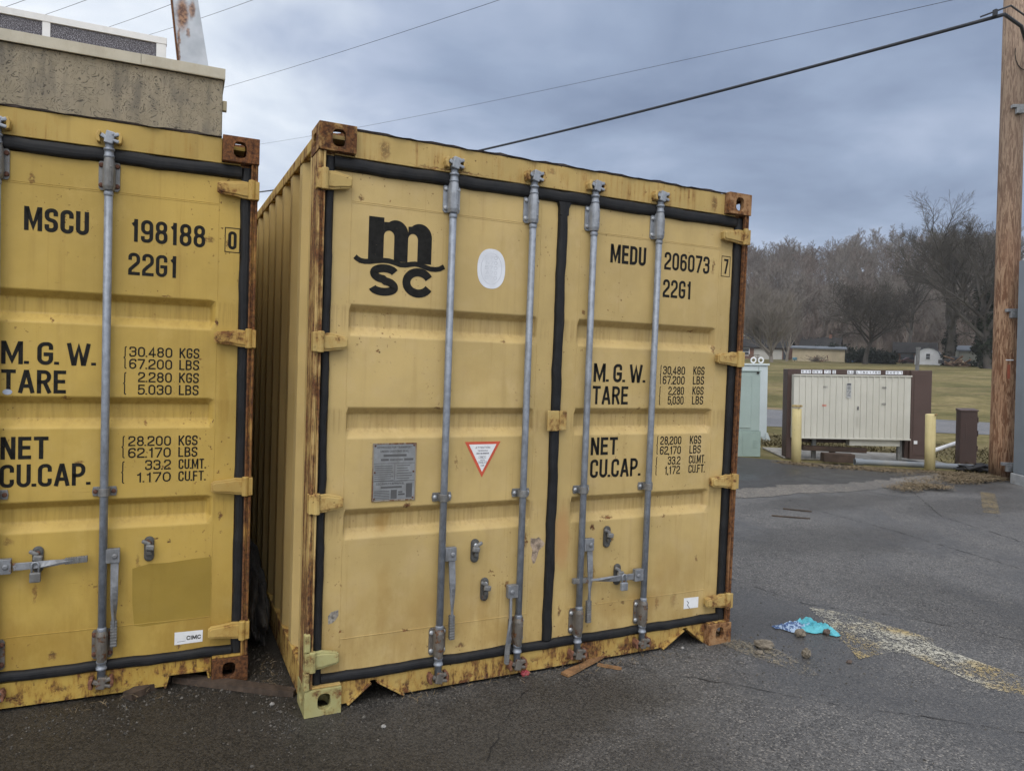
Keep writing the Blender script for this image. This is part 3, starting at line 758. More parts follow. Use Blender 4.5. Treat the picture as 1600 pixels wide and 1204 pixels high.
B_post = paint('flaking yellow post', YB, streak=0.4, speck=1, seed=3.7, rust=0.60, rough=0.55)
B_postr = paint('rusted brown post', (0.27, 0.155, 0.075), streak=0.5, speck=1, seed=4.1, rust=0.72, rough=0.7)
B_cast = paint('rusty casting', (0.40, 0.27, 0.115), grain=(17, 17, 15), streak=0.5, speck=1, seed=5.3, rust=0.58, rough=0.75, rdark=0.85)
B_castd = paint('dark rusted casting', (0.20, 0.09, 0.05), grain=(17, 17, 15), streak=0.5, speck=1, seed=6.3, rust=0.92, rough=0.8, rdark=0.85)
B_castr = paint('rusted tan casting', (0.33, 0.20, 0.10), grain=(17, 17, 15), streak=0.5, speck=1, seed=7.3, rust=0.52, rough=0.75)
B_green = paint('pale green yellow touch up paint', (0.37, 0.345, 0.155), grain=(17, 17, 15), streak=0.3, speck=1, seed=8.3, rust=0.36, rough=0.5)
B_sill = paint('rust stained sill paint', (0.46, 0.32, 0.10), grain=(26, 26, 7), streak=0.6, speck=1, seed=9.1, rust=0.44, rough=0.5, low=0.10)
B_head = paint('yellow header paint', (0.45, 0.32, 0.115), streak=0.5, speck=0.8, seed=10.2, rust=0.24, rustspots=[(.30, 2.52, .03, .06, .6), (.62, 2.475, .25, .008, .8), (2.2, 2.52, .03, .06, .7), (1.15, 2.55, .03, .02, .5)])
B_hinge = paint('yellow hinge paint', (0.46, 0.33, 0.12), grain=(17, 17, 15), streak=0.3, speck=1, seed=11.2, rust=0.36, rough=0.5)
B_keep = paint('yellow keeper paint', (0.45, 0.32, 0.12), grain=(17, 17, 15), streak=0.3, speck=1, seed=12.2, rust=0.45, rough=0.6)
M_flash = plain('tarred roof flashing', (0.035, 0.025, 0.02), 0.8, var=0.5, scale=25)
A_rust = [(1.56, .575, .02, .03, 1), (1.55, .50, .01, .06, .6), (2.08, .69, .012, .008, 1), (2.02, .71, .02, .006, 1), (2.265, 1.72, .008, .03, 1), (1.60, 1.70, .01, .01, .9), (1.97, 1.245, .012, .015, .8), (1.71, 1.07, .03, .008, .7), (2.225, 2.11, .03, .02, .7), (1.45, .73, .03, .02, .5), (2.13, .185, .015, .02, .8), (1.62, .21, .02, .03, .8), (2.05, 1.83, .03, .006, .8), (1.95, .60, .012, .05, .5), (1.52, 2.30, .015, .03, .7), (2.30, .80, .01, .03, .9), (1.66, 1.36, .03, .006, .9), (2.20, 1.55, .012, .01, .9), (2.31, 2.1, .008, .03, .8), (1.80, .17, .04, .02, .9), (1.84, .20, .012, .012, .9)]
A_door = paint('yellow ochre door paint', YA, splash=.5, streak=0.32, speck=0.85, seed=21.3, bands=REC, rustspots=A_rust, stains=[(1.3, .3, .4, .12, .35), (2.3, 1.4, .03, .4, .3), (1.56, .55, .06, .12, .4)])
A_body = paint('yellow ochre wall paint', YA, streak=0.3, speck=0.6, seed=22.1, rust=0.08)
A_post = paint('rusted ochre post', (0.40, 0.25, 0.08), streak=0.5, speck=1, seed=23.7, rust=0.66, rough=0.65)
A_cast = paint('rust brown casting', (0.28, 0.13, 0.06), grain=(17, 17, 15), streak=0.5, speck=1, seed=24.7, rust=0.78, rough=0.75)
A_sill = paint('ochre sill paint', (0.44, 0.30, 0.07), grain=(26, 26, 7), streak=0.6, speck=1, seed=25.1, rust=0.40, rough=0.5, low=0.09)
A_head = paint('ochre header paint', (0.42, 0.29, 0.08), streak=0.4, speck=0.8, seed=26.2, rust=0.18)
A_hinge = paint('ochre hinge paint', (0.44, 0.30, 0.09), grain=(17, 17, 15), streak=0.3, speck=1, seed=27.2, rust=0.36, rough=0.5)
A_patch = paint('darker yellow patch paint', (0.315, 0.215, 0.042), streak=0.2, speck=0.1, seed=28.2, rough=0.5)

W = 2.438
tri = lambda a, b, c, zt: [(a, .016), (a + (b - a) * .86, zt - .006), (b - .012, zt), (b + .012, zt), (b + (c - b) * .14, zt - .006), (c, .016)]
hwB = dict(cam_top=M_galv, cam_low=M_galvr, keep_top=B_keep, keep_low=plain('rusted keeper', (0.16, 0.07, 0.04), 0.85, var=0.5, scale=60), br_top=M_galv, br_low=M_galvr, bolt=M_bolt)
hwA = dict(cam_top=M_galv, cam_low=M_galvr, keep_top=A_hinge, keep_low=hwB['keep_low'], br_top=M_galvd, br_low=M_galvr, bolt=M_boltr)
matsB = dict(body=B_body, post=B_post, postL=B_post, postR=B_postr, cast=B_cast, castLT=B_cast, castRT=B_castr, castLB=B_green, castRB=B_castr, sill=B_sill, sillend=B_keep, door=B_door, header=B_head, flash=M_flash, rail=B_sill, hinge=B_hinge, hingelow=B_hinge)
matsA = dict(body=A_body, post=A_post, postL=A_post, postR=A_post, cast=A_cast, castRB=B_castd, sill=A_sill, sillend=A_sill, door=A_door, header=A_head, flash=M_flash, rail=A_sill, hinge=A_hinge)

B, barsB = container('shipping_container', 'pale yellow container on the right with a white oval sticker and black emblem', (0, 0, 0), 0, matsB, hwB,
                     [tri(0.198, 0.318, 0.465, 0.104), tri(1.972, 2.135, 2.262, 0.107)])
_ya = -0.0277576
A, barsA = container('shipping_container', 'deeper yellow container on the left, cut by the frame, with a darker paint patch', (-0.18472 - W * math.cos(_ya), 0.47193 - W * math.sin(_ya), 0.006), _ya, matsA, hwA,
                     [[(0.175, .006), (0.180, .068), (0.352, .068), (0.364, .006)], [(W - .364, .006), (W - .350, .068), (W - .178, .066), (W - .1655, .006)]])
# the pale green lower left corner of the right container: hinge and doubler plate
for o in list(B.children):
    if o.name.startswith('hinge') and not o.name.startswith('hinge_'):
        zs = [v.co.z for v in o.data.vertices]; xs = [v.co.x for v in o.data.vertices]
        if max(zs) < 0.35 and max(xs) < 0.4: o.data.materials[0] = B_green; o['label'] = 'pale green repainted lower hinge'
mb = MB(); mb.box(-0.006, -0.004, 0.1195, 0.020, 0.030, 0.200); mb.box(-0.006, -0.004, 0.292, 0.020, 0.030, 0.372); mb.build('post_doubler', B_green, B, bevel=0.006)

hb = handle
hb(barsB[0], 0.627, 0.672, 0.03, 1); hb(barsB[1], 1.050, 0.455, -0.03, -1, edge=True, L=.33); hb(barsB[2], 1.402, 0.655, 0.02, 1); hb(barsB[3], 1.814, 0.462, -R(92), -1)
hb(barsA[2], 1.400, 0.640, R(93), 1, L=.275); hb(barsA[3], 1.811, 0.655, 0.0, 1); hb(barsA[0], 0.627, 0.66, 0, 1); hb(barsA[1], 1.048, 0.5, 0, -1)
catch(0.808, 0.665, B, -1); catch(0.867, 0.468, B, 1); catch(1.576, 0.676, B, 1, True); catch(1.652, 0.465, B, 1, True)
catch(W - 0.440, 0.664, A, 1, True); catch(W - 0.876, 0.650, A, 1, True); catch(0.81, .66, A, -1, True)

def padlock(label, parent_m, x, z, m1):
    o = thing('padlock', label, 'padlock', (0, 0, 0))
    o.matrix_world = parent_m @ Matrix.Translation((x, 0.0, z))
    b = MB(); b.box(-.021, -.012, -.062, .021, .008, -.018); b.build('lock_body', m1, o, bevel=0.005)
    s = MB(); s.tube([(-.013, -.002, -.019)] + [(-.013 * math.cos(a), -.002, .012 + .013 * math.sin(a)) for a in [math.pi * k / 8 for k in range(9)]] + [(.013, -.002, -.019)], .0042, 8); s.build('shackle', M_galv, o, smooth=True)
    return o
bpy.context.view_layer.update()
padlock('steel padlock locking the horizontal handle of the right container', B.matrix_world, 1.665, 0.452, M_galv)
padlock('grey padlock on the horizontal handle of the left container', A.matrix_world, W - 0.878, 0.625, M_galvd)

# ------------------------------------------------------------------ lettering on the doors
YT = YD - 0.0009
def lettering(parent, rows, mat=M_ink, name='lettering', y=YT):
    for r in rows:
        for (s, x0, x1, z, h, t) in r:
            mb = MB(); text(mb, s, x0, x1, z, h, y, t); mb.build(name, mat, parent)
def frame_box(parent, x0, z0, x1, z1, w=0.0035):
    mb = MB(); mb.prism([(x0, z0), (x1, z0), (x1, z0 + w), (x0, z0 + w)], YT - .0005, YT)
    mb.prism([(x0, z1 - w), (x1, z1 - w), (x1, z1), (x0, z1)], YT - .0005, YT)
    mb.prism([(x0, z0 + w), (x0 + w, z0 + w), (x0 + w, z1 - w), (x0, z1 - w)], YT - .0005, YT)
    mb.prism([(x1 - w, z0 + w), (x1, z0 + w), (x1, z1 - w), (x1 - w, z1 - w)], YT - .0005, YT)
    mb.build('check_digit_frame', M_ink, parent)
lettering(B, [[('MEDU', 1.529, 1.757, 2.133, .098, .165)], [('206073', 1.881, 2.197, 2.127, .096, .145)], [('7', 2.302, 2.334, 2.138, .085, .15)], [('22G1', 1.879, 2.072, 1.976, .098, .145)],
              [('M. G. W.', 1.455, 1.785, 1.503, .098, .165), ('TARE', 1.453, 1.678, 1.385, .097, .15)],
              [('{', 1.884, 1.897, 1.500, .102, .045), ('{', 1.884, 1.897, 1.384, .099, .045), ('30,480', 1.905, 2.057, 1.553, .046, .14), ('67.200', 1.905, 2.057, 1.499, .046, .14), ('2,280', 1.947, 2.056, 1.440, .046, .14), ('5,030', 1.945, 2.056, 1.387, .046, .14),
               ('KGS', 2.116, 2.196, 1.555, .047, .14), ('LBS', 2.116, 2.196, 1.501, .047, .14), ('KGS', 2.116, 2.196, 1.442, .047, .14), ('LBS', 2.116, 2.196, 1.388, .047, .14)],
              [('NET', 1.456, 1.625, 1.116, .094, .165), ('CU.CAP.', 1.457, 1.778, .995, .098, .155)],
              [('{', 1.882, 1.895, 1.111, .100, .045), ('{', 1.881, 1.894, .995, .100, .045), ('28,200', 1.907, 2.053, 1.163, .046, .14), ('62,170', 1.907, 2.053, 1.108, .046, .14), ('33.2', 1.965, 2.053, 1.050, .046, .14), ('1,172', 1.945, 2.053, .996, .046, .14),
               ('KGS', 2.114, 2.195, 1.163, .047, .14), ('LBS', 2.114, 2.195, 1.109, .047, .14), ('CU.MT.', 2.113, 2.230, 1.052, .047, .14), ('CU.FT.', 2.113, 2.230, .998, .047, .14)]])
frame_box(B, 2.283, 2.122, 2.348, 2.239)
a = lambda v: v + W
lettering(A, [[('MSCU', a(-.942), a(-.701), 2.077, .102, .165)], [('198188', a(-.538), a(-.228), 2.068, .102, .15)], [('0', a(-.128), a(-.090), 2.072, .085, .16)], [('22G1', a(-.545), a(-.346), 1.918, .100, .145)],
              [('M. G. W.', a(-1.019), a(-.668), 1.502, .099, .165), ('TARE', a(-1.018), a(-.78), 1.378, .101, .155)],
              [('{', a(-.558), a(-.543), 1.495, .099, .045), ('{', a(-.558), a(-.543), 1.378, .099, .045), ('30.480', a(-.535), a(-.358), 1.549, .046, .14), ('67.200', a(-.535), a(-.358), 1.494, .046, .14), ('2.280', a(-.498), a(-.358), 1.434, .046, .14), ('5.030', a(-.498), a(-.358), 1.377, .046, .14),
               ('KGS', a(-.328), a(-.243), 1.549, .047, .14), ('LBS', a(-.328), a(-.243), 1.494, .047, .14), ('KGS', a(-.328), a(-.243), 1.434, .047, .14), ('LBS', a(-.328), a(-.243), 1.377, .047, .14)],
              [('NET', a(-1.018), a(-.843), 1.091, .098, .165), ('CU.CAP.', a(-1.020), a(-.684), .969, .100, .155)],
              [('{', a(-.560), a(-.545), 1.088, .099, .045), ('{', a(-.560), a(-.545), .972, .099, .045), ('28.200', a(-.533), a(-.357), 1.141, .046, .14), ('62.170', a(-.533), a(-.357), 1.087, .046, .14), ('33.2', a(-.463), a(-.355), 1.030, .046, .14), ('1.170', a(-.498), a(-.355), .973, .046, .14),
               ('KGS', a(-.325), a(-.243), 1.141, .047, .14), ('LBS', a(-.325), a(-.243), 1.087, .047, .14), ('CU.MT.', a(-.323), a(-.206), 1.030, .047, .14), ('CU.FT.', a(-.323), a(-.206), .973, .047, .14)]])
frame_box(A, a(-.143), 2.057, a(-.075), 2.174)

# black emblem on the left door: rounded m over a wave over s c
def arc(cx, cz, rx, rz, a0, a1, n=14): return [(cx + rx * math.cos(R(a0 + (a1 - a0) * k / n)), cz + rz * math.sin(R(a0 + (a1 - a0) * k / n))) for k in range(n + 1)]
mb = MB()
def fill(poly, y): mb.add([(p[0], y, p[1]) for p in poly], [tuple(range(len(poly)))])
zb = 2.032
fill([(0.239, zb), (0.309, zb), (0.309, 2.224), (0.239, 2.224)], YT)
fill([(0.3092, 2.205)] + arc(0.366, 2.160, 0.057, 0.058, 128, 12) + [(0.423, 2.168), (0.423, zb), (0.358, zb), (0.358, 2.142)] + arc(0.3335, 2.142, 0.0245, 0.026, 0, 180, 10)[1:], YT - .0001)
fill([(0.4232, 2.196)] + arc(0.479, 2.152, 0.059, 0.062, 132, 0) + [(0.538, zb), (0.470, zb), (0.470, 2.138)] + arc(0.4465, 2.138, 0.0235, 0.027, 0, 180, 10)[1:], YT - .0002)
wv = [(0.180, 2.038), (0.190, 2.030), (0.205, 2.022), (0.225, 2.020), (0.25, 2.022), (0.28, 2.028), (0.31, 2.032), (0.335, 2.032), (0.36, 2.027), (0.39, 2.019), (0.415, 2.020), (0.44, 2.026), (0.46, 2.029), (0.48, 2.027), (0.51, 2.018), (0.535, 2.012), (0.56, 2.012), (0.58, 2.016), (0.603, 2.029)]
ribbon(mb, [Vector(p) for p in wv], 0.023, False, YT - .0003)
def bold(path, w): ribbon(mb, [Vector(p) for p in path], w, False, YT - .0004)
sx, sz = 0.316, 1.944
bold(arc(sx + .001, sz + .0305, .049, .0225, 15, 180, 12) + arc(sx + .001, sz + .0305, .049, .0265, 188, 262, 7) + arc(sx - .003, sz - .0325, .051, .028, 80, 0, 8) + arc(sx - .003, sz - .0325, .051, .021, -8, -172, 12), .036)
bold(arc(0.478, 1.943, 0.057, 0.049, 27, 333, 26), .038)
mb.build('painted_emblem', M_ink, B)

# stickers and plates on the right container
mb = MB(); el = [(0.8465 + 0.074 * math.copysign(abs(math.cos(q)) ** .85, math.cos(q)), 2.040 + 0.096 * math.copysign(abs(math.sin(q)) ** .85, math.sin(q))) for q in [2 * math.pi * k / 40 for k in range(40)]]
mb.prism(el, YD - .0012, YD - .0003); st = mb.build('oval_sticker', M_disc, B)
mb = MB()
for k in range(5): text(mb, ['S', 'N', '5', 'A', '8'][k] + '70', 0.812 + .004 * (k % 2), 0.878, 2.084 - k * 0.024, .018, YD - .0016, .18)
ribbon(mb, [Vector(p) for p in arc(0.8465, 2.04, .055, .075, 0, 352, 40)], .003, True, YD - .0016)
mb.build('faded_print', M_ghost, st)
mb = MB(); T0 = [(0.739, 1.199), (0.929, 1.199), (0.834, 1.024)]; mb.prism(T0, YD - .0012, YD - .0003); st = mb.build('warning_triangle', M_red, B)
mb = MB(); mb.prism([(0.761, 1.186), (0.907, 1.186), (0.834, 1.051)], YD - .0017, YD - .0013); mb.build('triangle_face', M_white, st)
mb = MB(); text(mb, 'ATTENTION', 0.795, 0.873, 1.165, .010, YD - .0019, .15)
text(mb, 'TWO DOOR SEALS', 0.808, 0.862, 1.152, .006, YD - .0019, .2); text(mb, 'MUST BE REMOVED', 0.802, 0.868, 1.138, .007, YD - .0019, .22)
for x0, x1, z, h in ((.815, .852, 1.118, .010), (.812, .857, 1.092, .010)):
    ribbon(mb, [Vector(p) for p in ((x0, z), (x1, z), (x1, z + h), (x0, z + h))], .0012, True, YD - .0019); text(mb, 'ONLY', x0 + .006, x1 - .006, z + .002, .006, YD - .002, .2)
text(mb, 'WITH', .823, .846, 1.106, .006, YD - .0019, .2); text(mb, 'CARE', .825, .845, 1.079, .006, YD - .0019, .2)
mb.build('lettering', plain('grey print', (0.10, 0.09, 0.12), 0.6), st)
px0, px1, pz0, pz1 = 0.286, 0.494, 0.932, 1.201
mb = MB(); mb.box(px0, YD - .004, pz0, px1, YD - .0004, pz1)
pl = mb.build('data_plate', M_plate, B, bevel=0.003)
mb = MB(); w = .006
for q in ((px0, pz0, px1, pz0 + w), (px0, pz1 - w, px1, pz1), (px0, pz0 + w, px0 + w, pz1 - w), (px1 - w, pz0 + w, px1, pz1 - w)): mb.box(q[0], YD - .0058, q[1], q[2], YD - .0042, q[3])
mb.build('plate_rim', paint('worn plate rim', (0.28, 0.25, 0.2), rust=0.5, seed=31), pl)
mb = MB(); yp = YD - .0046
text(mb, 'APPROVED FOR TRANSPORT', .306, .474, 1.176, .0105, yp, .17); text(mb, 'UNDER CUSTOMS SEAL', .322, .458, 1.158, .0105, yp, .17)
mb.box(.337, yp, 1.138, .447, yp + .0003, 1.149); mb.box(.325, yp, 1.119, .362, yp + .0003, 1.129); mb.box(.436, yp, 1.119, .480, yp + .0003, 1.129)
text(mb, 'MANUFACTURED', .368, .430, 1.120, .008, yp, .17)
for k in range(8): mb.box(.297, yp, 1.094 - k * .0098, .38 + .008 * math.sin(k * 3), yp + .0003, 1.0975 - k * .0098)
for k in range(7): mb.box(.402, yp, 1.094 - k * .0118, .465 + .012 * math.sin(k * 5), yp + .0003, 1.0975 - k * .0118)
mb.box(.292, yp, 1.106, .488, yp + .0003, 1.108); mb.box(.391, yp, 1.03, .393, yp + .0003, 1.104); mb.box(.292, yp, 1.024, .488, yp + .0003, 1.026)
text(mb, 'CSC SAFETY APPROVAL', .306, .440, 1.008, .0105, yp, .17); mb.box(.328, yp, .992, .428, yp + .0003, 1.001); mb.box(.449, yp, .945, .478, yp + .0003, 1.012)
for k in range(6): mb.box(.297, yp, .978 - k * .0075, .37, yp + .0003, .981 - k * .0075)
mb.box(.376, yp, .942, .405, yp + .0003, .984); mb.box(.411, yp, .970, .432, yp + .0003, .976); mb.box(.411, yp, .958, .443, yp + .0003, .966)
mb.build('lettering', M_plated, pl)
for x in (px0 + .012, px1 - .012):
    for z in (pz0 + .012, (pz0 + pz1) / 2, pz1 - .012):
        mb = MB(); mb.lathe((x, YD - .0042, z), [(.0045, 0), (.0045, -.002), (.002, -.0035)], 8, 'y'); mb.build('rivet', M_boltr, pl)
mb = MB(); mb.prism([(2.124, .215), (2.229, .213), (2.229, .275), (2.124, .278)], YD - .0012, YD - .0003); st = mb.build('torn_label', M_white, B)
mb = MB(); ribbon(mb, [Vector(p) for p in ((2.145, .26), (2.158, .248), (2.150, .236), (2.162, .222), (2.166, .214))], .0035, False, YD - .0015); mb.build('tear_mark', M_ink, st)
M_peel = plain('torn sticker remains', (0.30, 0.23, 0.17), 0.8, var=0.6, scale=45)
mb = MB(); mb.prism([(1.118, .702), (1.150, .697), (1.165, .704), (1.202, .668), (1.190, .652), (1.168, .635), (1.158, .60), (1.148, .572), (1.137, .568), (1.126, .60), (1.132, .640), (1.118, .665)], YD - .0011, YD - .0003); mb.build('torn_sticker', M_peel, B)
mb = MB(); mb.prism([(.104, .425), (.118, .442), (.150, .449), (.151, .424), (.138, .403), (.125, .392), (.106, .388)], YD - .0011, YD - .0003); mb.build('torn_sticker', plain('grey sticker remains', (0.22, 0.20, 0.17), 0.7, var=0.6, scale=60), B)
# left container: patch and maker's label
mb = MB(); mb.prism([(a(-.508), .575), (a(-.44), .592), (a(-.36), .590), (a(-.25), .600), (a(-.173), .603), (a(-.168), .5), (a(-.168), .318), (a(-.27), .312), (a(-.36), .305), (a(-.46), .300), (a(-.497), .308), (a(-.506), .42)], YD - .0008, YD - .0003); mb.build('paint_patch', A_patch, A)
mb = MB(); mb.prism([(a(-.326), .194), (a(-.204), .196), (a(-.203), .252), (a(-.326), .254)], YD - .0012, YD - .0003); st = mb.build('maker_label', M_white, A)
mb = MB(); text(mb, 'CIMC', a(-.274), a(-.212), .212, .020, YD - .0016, .2); mb.prism([(a(-.314), .207), (a(-.278), .208), (a(-.278), .2095), (a(-.314), .2085)], YD - .0017, YD - .0014); mb.build('lettering', M_ink, st)
mb = MB(); mb.prism([(a(-.995) + .018 * math.cos(q), 1.382 + .012 * math.sin(q)) for q in [k * .6 for k in range(10)]], YD - .0018, YD - .0014); mb.build('paint_dab', plain('pale blue paint dab', (0.40, 0.45, 0.55), 0.5), A)

# @@ENV@@
# ================================================================== setting
def smooth(a, b, x):
    t = max(0.0, min(1.0, (x - a) / (b - a))); return t * t * (3 - 2 * t)
def terrain(x, y):
    s, t = x * .8 + y * .6, x * .6 - y * .8
    z = -0.035 + 0.033 * smooth(12.0, 14.0, s)
    z += 2.85 * max(0, min(1, (s - 30) / 98)) + 0.9 * smooth(128, 165, s)
    ridge = 28.3 + 6.0 * smooth(-58, 2, t) + 1.3 * math.sin(t * 0.11)
    z += ridge * smooth(158, 318, s)
    if s > 24: z += 0.10 * math.sin(t * .11 + s * .05) * min(1, (s - 24) / 30)
    return z

def asphalt(name, base=(0.062, 0.060, 0.058), wet=0.35, seed=0.0, damp_shade=None, cracks=True, loose=0.5):
    t = NT(name, 0.8)
    v = t.map((1, 1, 1), (seed, seed * .7, 0))
    vc = t.n('ShaderNodeTexVoronoi', feature='F1'); t.l(v, vc.inputs['Vector']); vc.inputs['Scale'].default_value = 125
    sc = t.n('ShaderNodeSeparateColor'); t.l(vc.outputs['Color'], sc.inputs[0])
    fine = t.noise(260, 3, 0.6, v); mid = t.noise(7, 6, 0.65, v); big = t.noise(0.55, 6, 0.6, v, 0.6)
    c = t.mix(t.rng(sc.outputs[0], 0.1, 1.0, 0, 1, False), tuple(x * .45 for x in base), tuple(x * 1.55 for x in base))
    c = t.mix(t.rng(sc.outputs[1], 0.86, 0.93, 0, 0.8 * loose * 1.6), c, (base[0] * 3.6, base[1] * 3.4, base[2] * 3.1))
    c = t.mix(t.rng(fine, 0.35, 0.65, 0.35, 0), c, tuple(x * .5 for x in base))
    c = t.mix(t.rng(mid, 0.35, 0.7, 0.0, 0.35), c, tuple(x * 1.5 for x in base))
    m = t.rng(big, 0.44, 0.62, 0, 1)
    c = t.mix(t.math('MULTIPLY', m, 0.6), c, tuple(x * .52 for x in base))
    m2 = m
    if damp_shade:
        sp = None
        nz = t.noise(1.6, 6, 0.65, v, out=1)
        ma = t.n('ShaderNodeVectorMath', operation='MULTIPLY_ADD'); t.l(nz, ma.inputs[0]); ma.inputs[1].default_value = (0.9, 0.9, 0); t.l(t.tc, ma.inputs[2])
        for (x, y, rx, ry, k) in damp_shade:
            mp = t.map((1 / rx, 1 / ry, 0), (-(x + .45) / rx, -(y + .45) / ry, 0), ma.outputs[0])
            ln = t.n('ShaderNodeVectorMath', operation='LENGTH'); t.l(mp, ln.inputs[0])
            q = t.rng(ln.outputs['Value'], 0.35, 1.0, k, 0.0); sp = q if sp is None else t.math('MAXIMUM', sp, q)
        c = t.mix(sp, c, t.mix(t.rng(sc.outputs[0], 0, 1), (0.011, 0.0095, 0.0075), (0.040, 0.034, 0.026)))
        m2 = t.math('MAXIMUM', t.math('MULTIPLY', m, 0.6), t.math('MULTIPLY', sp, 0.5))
    if cracks:
        nv = t.noise(1.3, 4, 0.6, v, out=1)
        ma = t.n('ShaderNodeVectorMath', operation='MULTIPLY_ADD'); t.l(nv, ma.inputs[0]); ma.inputs[1].default_value = (.5, .5, .0); t.l(v, ma.inputs[2])
        e = t.vor(0.5, ma.outputs[0], 'DISTANCE_TO_EDGE')
        k = t.math('MULTIPLY', t.rng(e, 0.002, 0.009, 1, 0), t.rng(t.noise(0.5, 3, 0.5, t.map(loc=(9, 3, 0))), 0.56, 0.66))
        c = t.mix(t.math('MULTIPLY', k, 0.6), c, (0.012, 0.011, 0.010))
    t.color(c)
    t.rough(t.rng(m2, 0, 1, 0.66, 0.66 - 0.48 * wet, False))
    t.l(t.rng(m2, 0, 1, 0.26, 0.5, False), t.b.inputs['Specular IOR Level'])
    h = t.math('ADD', t.math('MULTIPLY', vc.outputs['Distance'], -0.7), t.math('MULTIPLY', fine, 0.5))
    t.bump(h, 0.55, 0.006)
    return t.m
M_lot = asphalt('worn asphalt', (0.098, 0.095, 0.092), 0.62, damp_shade=[(-1.2, -.6, 3.0, 2.2, .97), (-.2, .6, 1.7, 1.1, .95), (.3, -1.2, 2.0, 1.2, .6), (.9, -.35, 1.3, .6, .75), (2.8, .1, .7, .35, .3), (6.8, 3.0, 2.0, .5, .5), (5.2, 1.6, 1.6, .7, .45), (8.4, 2.3, 1.8, .7, .5), (4.4, -.2, .8, 1.4, .35), (9.8, 3.2, 1.0, .5, .6)])  # near-left spots: damp, with shade in front of the containers painted into the colour
M_lot2 = asphalt('old dark asphalt', (0.046, 0.044, 0.042), 1.0, 5.0, damp_shade=[(7.6, 5.0, 1.5, .9, .6), (9.4, 4.4, 1.1, .6, .5)], loose=0.3)
M_road = asphalt('road asphalt', (0.15, 0.148, 0.15), 0.3, 8.0, cracks=False, loose=0.2)
def grass_mat():
    t = NT('winter grass', 0.9)
    big = t.noise(0.045, 6, 0.6); mid = t.noise(0.9, 6, 0.7); fine = t.noise(14, 4, 0.7)
    tuft = t.math('ADD', t.math('MULTIPLY', t.noise(2.4, 5, .75), .6), t.math('MULTIPLY', t.noise(1.0, 4, .7, t.map((.35, .35, 1), (8, 3, 0))), .4))
    band = t.noise(1.0, 4, 0.6, t.map((0.012, 0.12, 1)))   # mowing bands
    c = t.mix(t.rng(mid, 0.3, 0.7), (0.140, 0.120, 0.044), (0.260, 0.208, 0.098))
    c = t.mix(t.rng(big, 0.4, 0.62, 0, 0.7), c, (0.105, 0.100, 0.034))
    c = t.mix(t.rng(t.noise(1.0, 5, .6, t.map((0.06, 0.5, 1), (3, 2, 0))), 0.52, 0.68, 0, 0.65), c, (0.21, 0.155, 0.085))
    c = t.mix(t.rng(fine, 0.45, 0.75, 0, 0.5), c, (0.06, 0.05, 0.02))
    c = t.mix(t.rng(band, 0.46, 0.60, 0, 0.6), c, (0.07, 0.068, 0.022))
    c = t.mix(t.rng(tuft, .46, .58, 0, .55), c, (0.055, 0.052, 0.018)); c = t.mix(t.rng(tuft, .48, .36, 0, .5), c, (0.27, 0.215, 0.115))
    sep = t.n('ShaderNodeSeparateXYZ'); t.l(t.tc, sep.inputs[0])
    hill = t.rng(sep.outputs[2], 3.3, 6.0)
    c = t.mix(hill, c, t.mix(t.rng(mid, .3, .7), (0.085, 0.068, 0.054), (0.135, 0.105, 0.082)))
    t.color(c); t.bump(fine, 0.6, 0.05); t.b.inputs['Specular IOR Level'].default_value = 0.15
    return t.m
M_grass = grass_mat()
# terrain sheet
ss = [-600, -300, -120, -60, -20, 0, 10, 16, 22, 28, 31] + [31 + i * 5.4 for i in range(1, 18)] + [128 + i * 6 for i in range(1, 33)] + [340, 420, 560, 700]
ts = [-600, -480, -350, -200, -150] + [-130 + i * 8 for i in range(0, 25)] + [90, 140, 250, 400, 600]
mb = MB(); v = []
for s in ss:
    for t in ts:
        x, y, _ = ST(s, t); v.append((x, y, terrain(x, y)))
nt_ = len(ts)
mb.add(v, [(i * nt_ + j, i * nt_ + j + 1, (i + 1) * nt_ + j + 1, (i + 1) * nt_ + j) for i in range(len(ss) - 1) for j in range(nt_ - 1)])
mb.build('terrain', M_grass, smooth=True, kind='structure')

M_edge = asphalt('broken asphalt edge', (0.125, 0.115, 0.102), 0.1, 3.0, cracks=False)
# parking lot: near sheet and the older layer beyond its broken edge
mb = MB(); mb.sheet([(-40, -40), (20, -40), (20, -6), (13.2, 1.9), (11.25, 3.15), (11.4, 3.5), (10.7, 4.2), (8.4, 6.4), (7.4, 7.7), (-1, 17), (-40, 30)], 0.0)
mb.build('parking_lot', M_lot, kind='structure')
lip = [(-3, 4.0), (1.5, 3.75), (3.4, 3.62), (4.8, 3.56), (5.78, 3.53), (6.3, 3.50), (6.9, 3.57), (7.5, 3.46), (8.1, 3.50), (8.67, 3.49), (9.2, 3.62), (9.8, 3.60), (10.29, 3.72)]
rl = random.Random(3); L2 = []
for a_, b_ in zip(lip[:-1], lip[1:]):
    n = max(2, int(math.dist(a_, b_) / 0.12))
    for k in range(n): q = k / n; L2.append((a_[0] + (b_[0] - a_[0]) * q + rl.uniform(-.02, .02), a_[1] + (b_[1] - a_[1]) * q + rl.uniform(-.045, .045)))
L2.append(lip[-1]); top = [(x, y + 0.24 + rl.uniform(-.06, .06)) for x, y in L2]
far = [(10.72, 4.13), (9.45, 5.22), (8.45, 6.35), (7.45, 7.6), (-1, 16.9), (-3, 17)]
mb = MB(); n = len(L2)
mb.add([(x, y, 0.004) for x, y in L2] + [(x, y + .0195, 0.0615) for x, y in top], [(i, i + 1, n + i + 1, n + i) for i in range(n - 1)])
mb.build('pavement_edge', M_edge, kind='structure'); mb = MB()
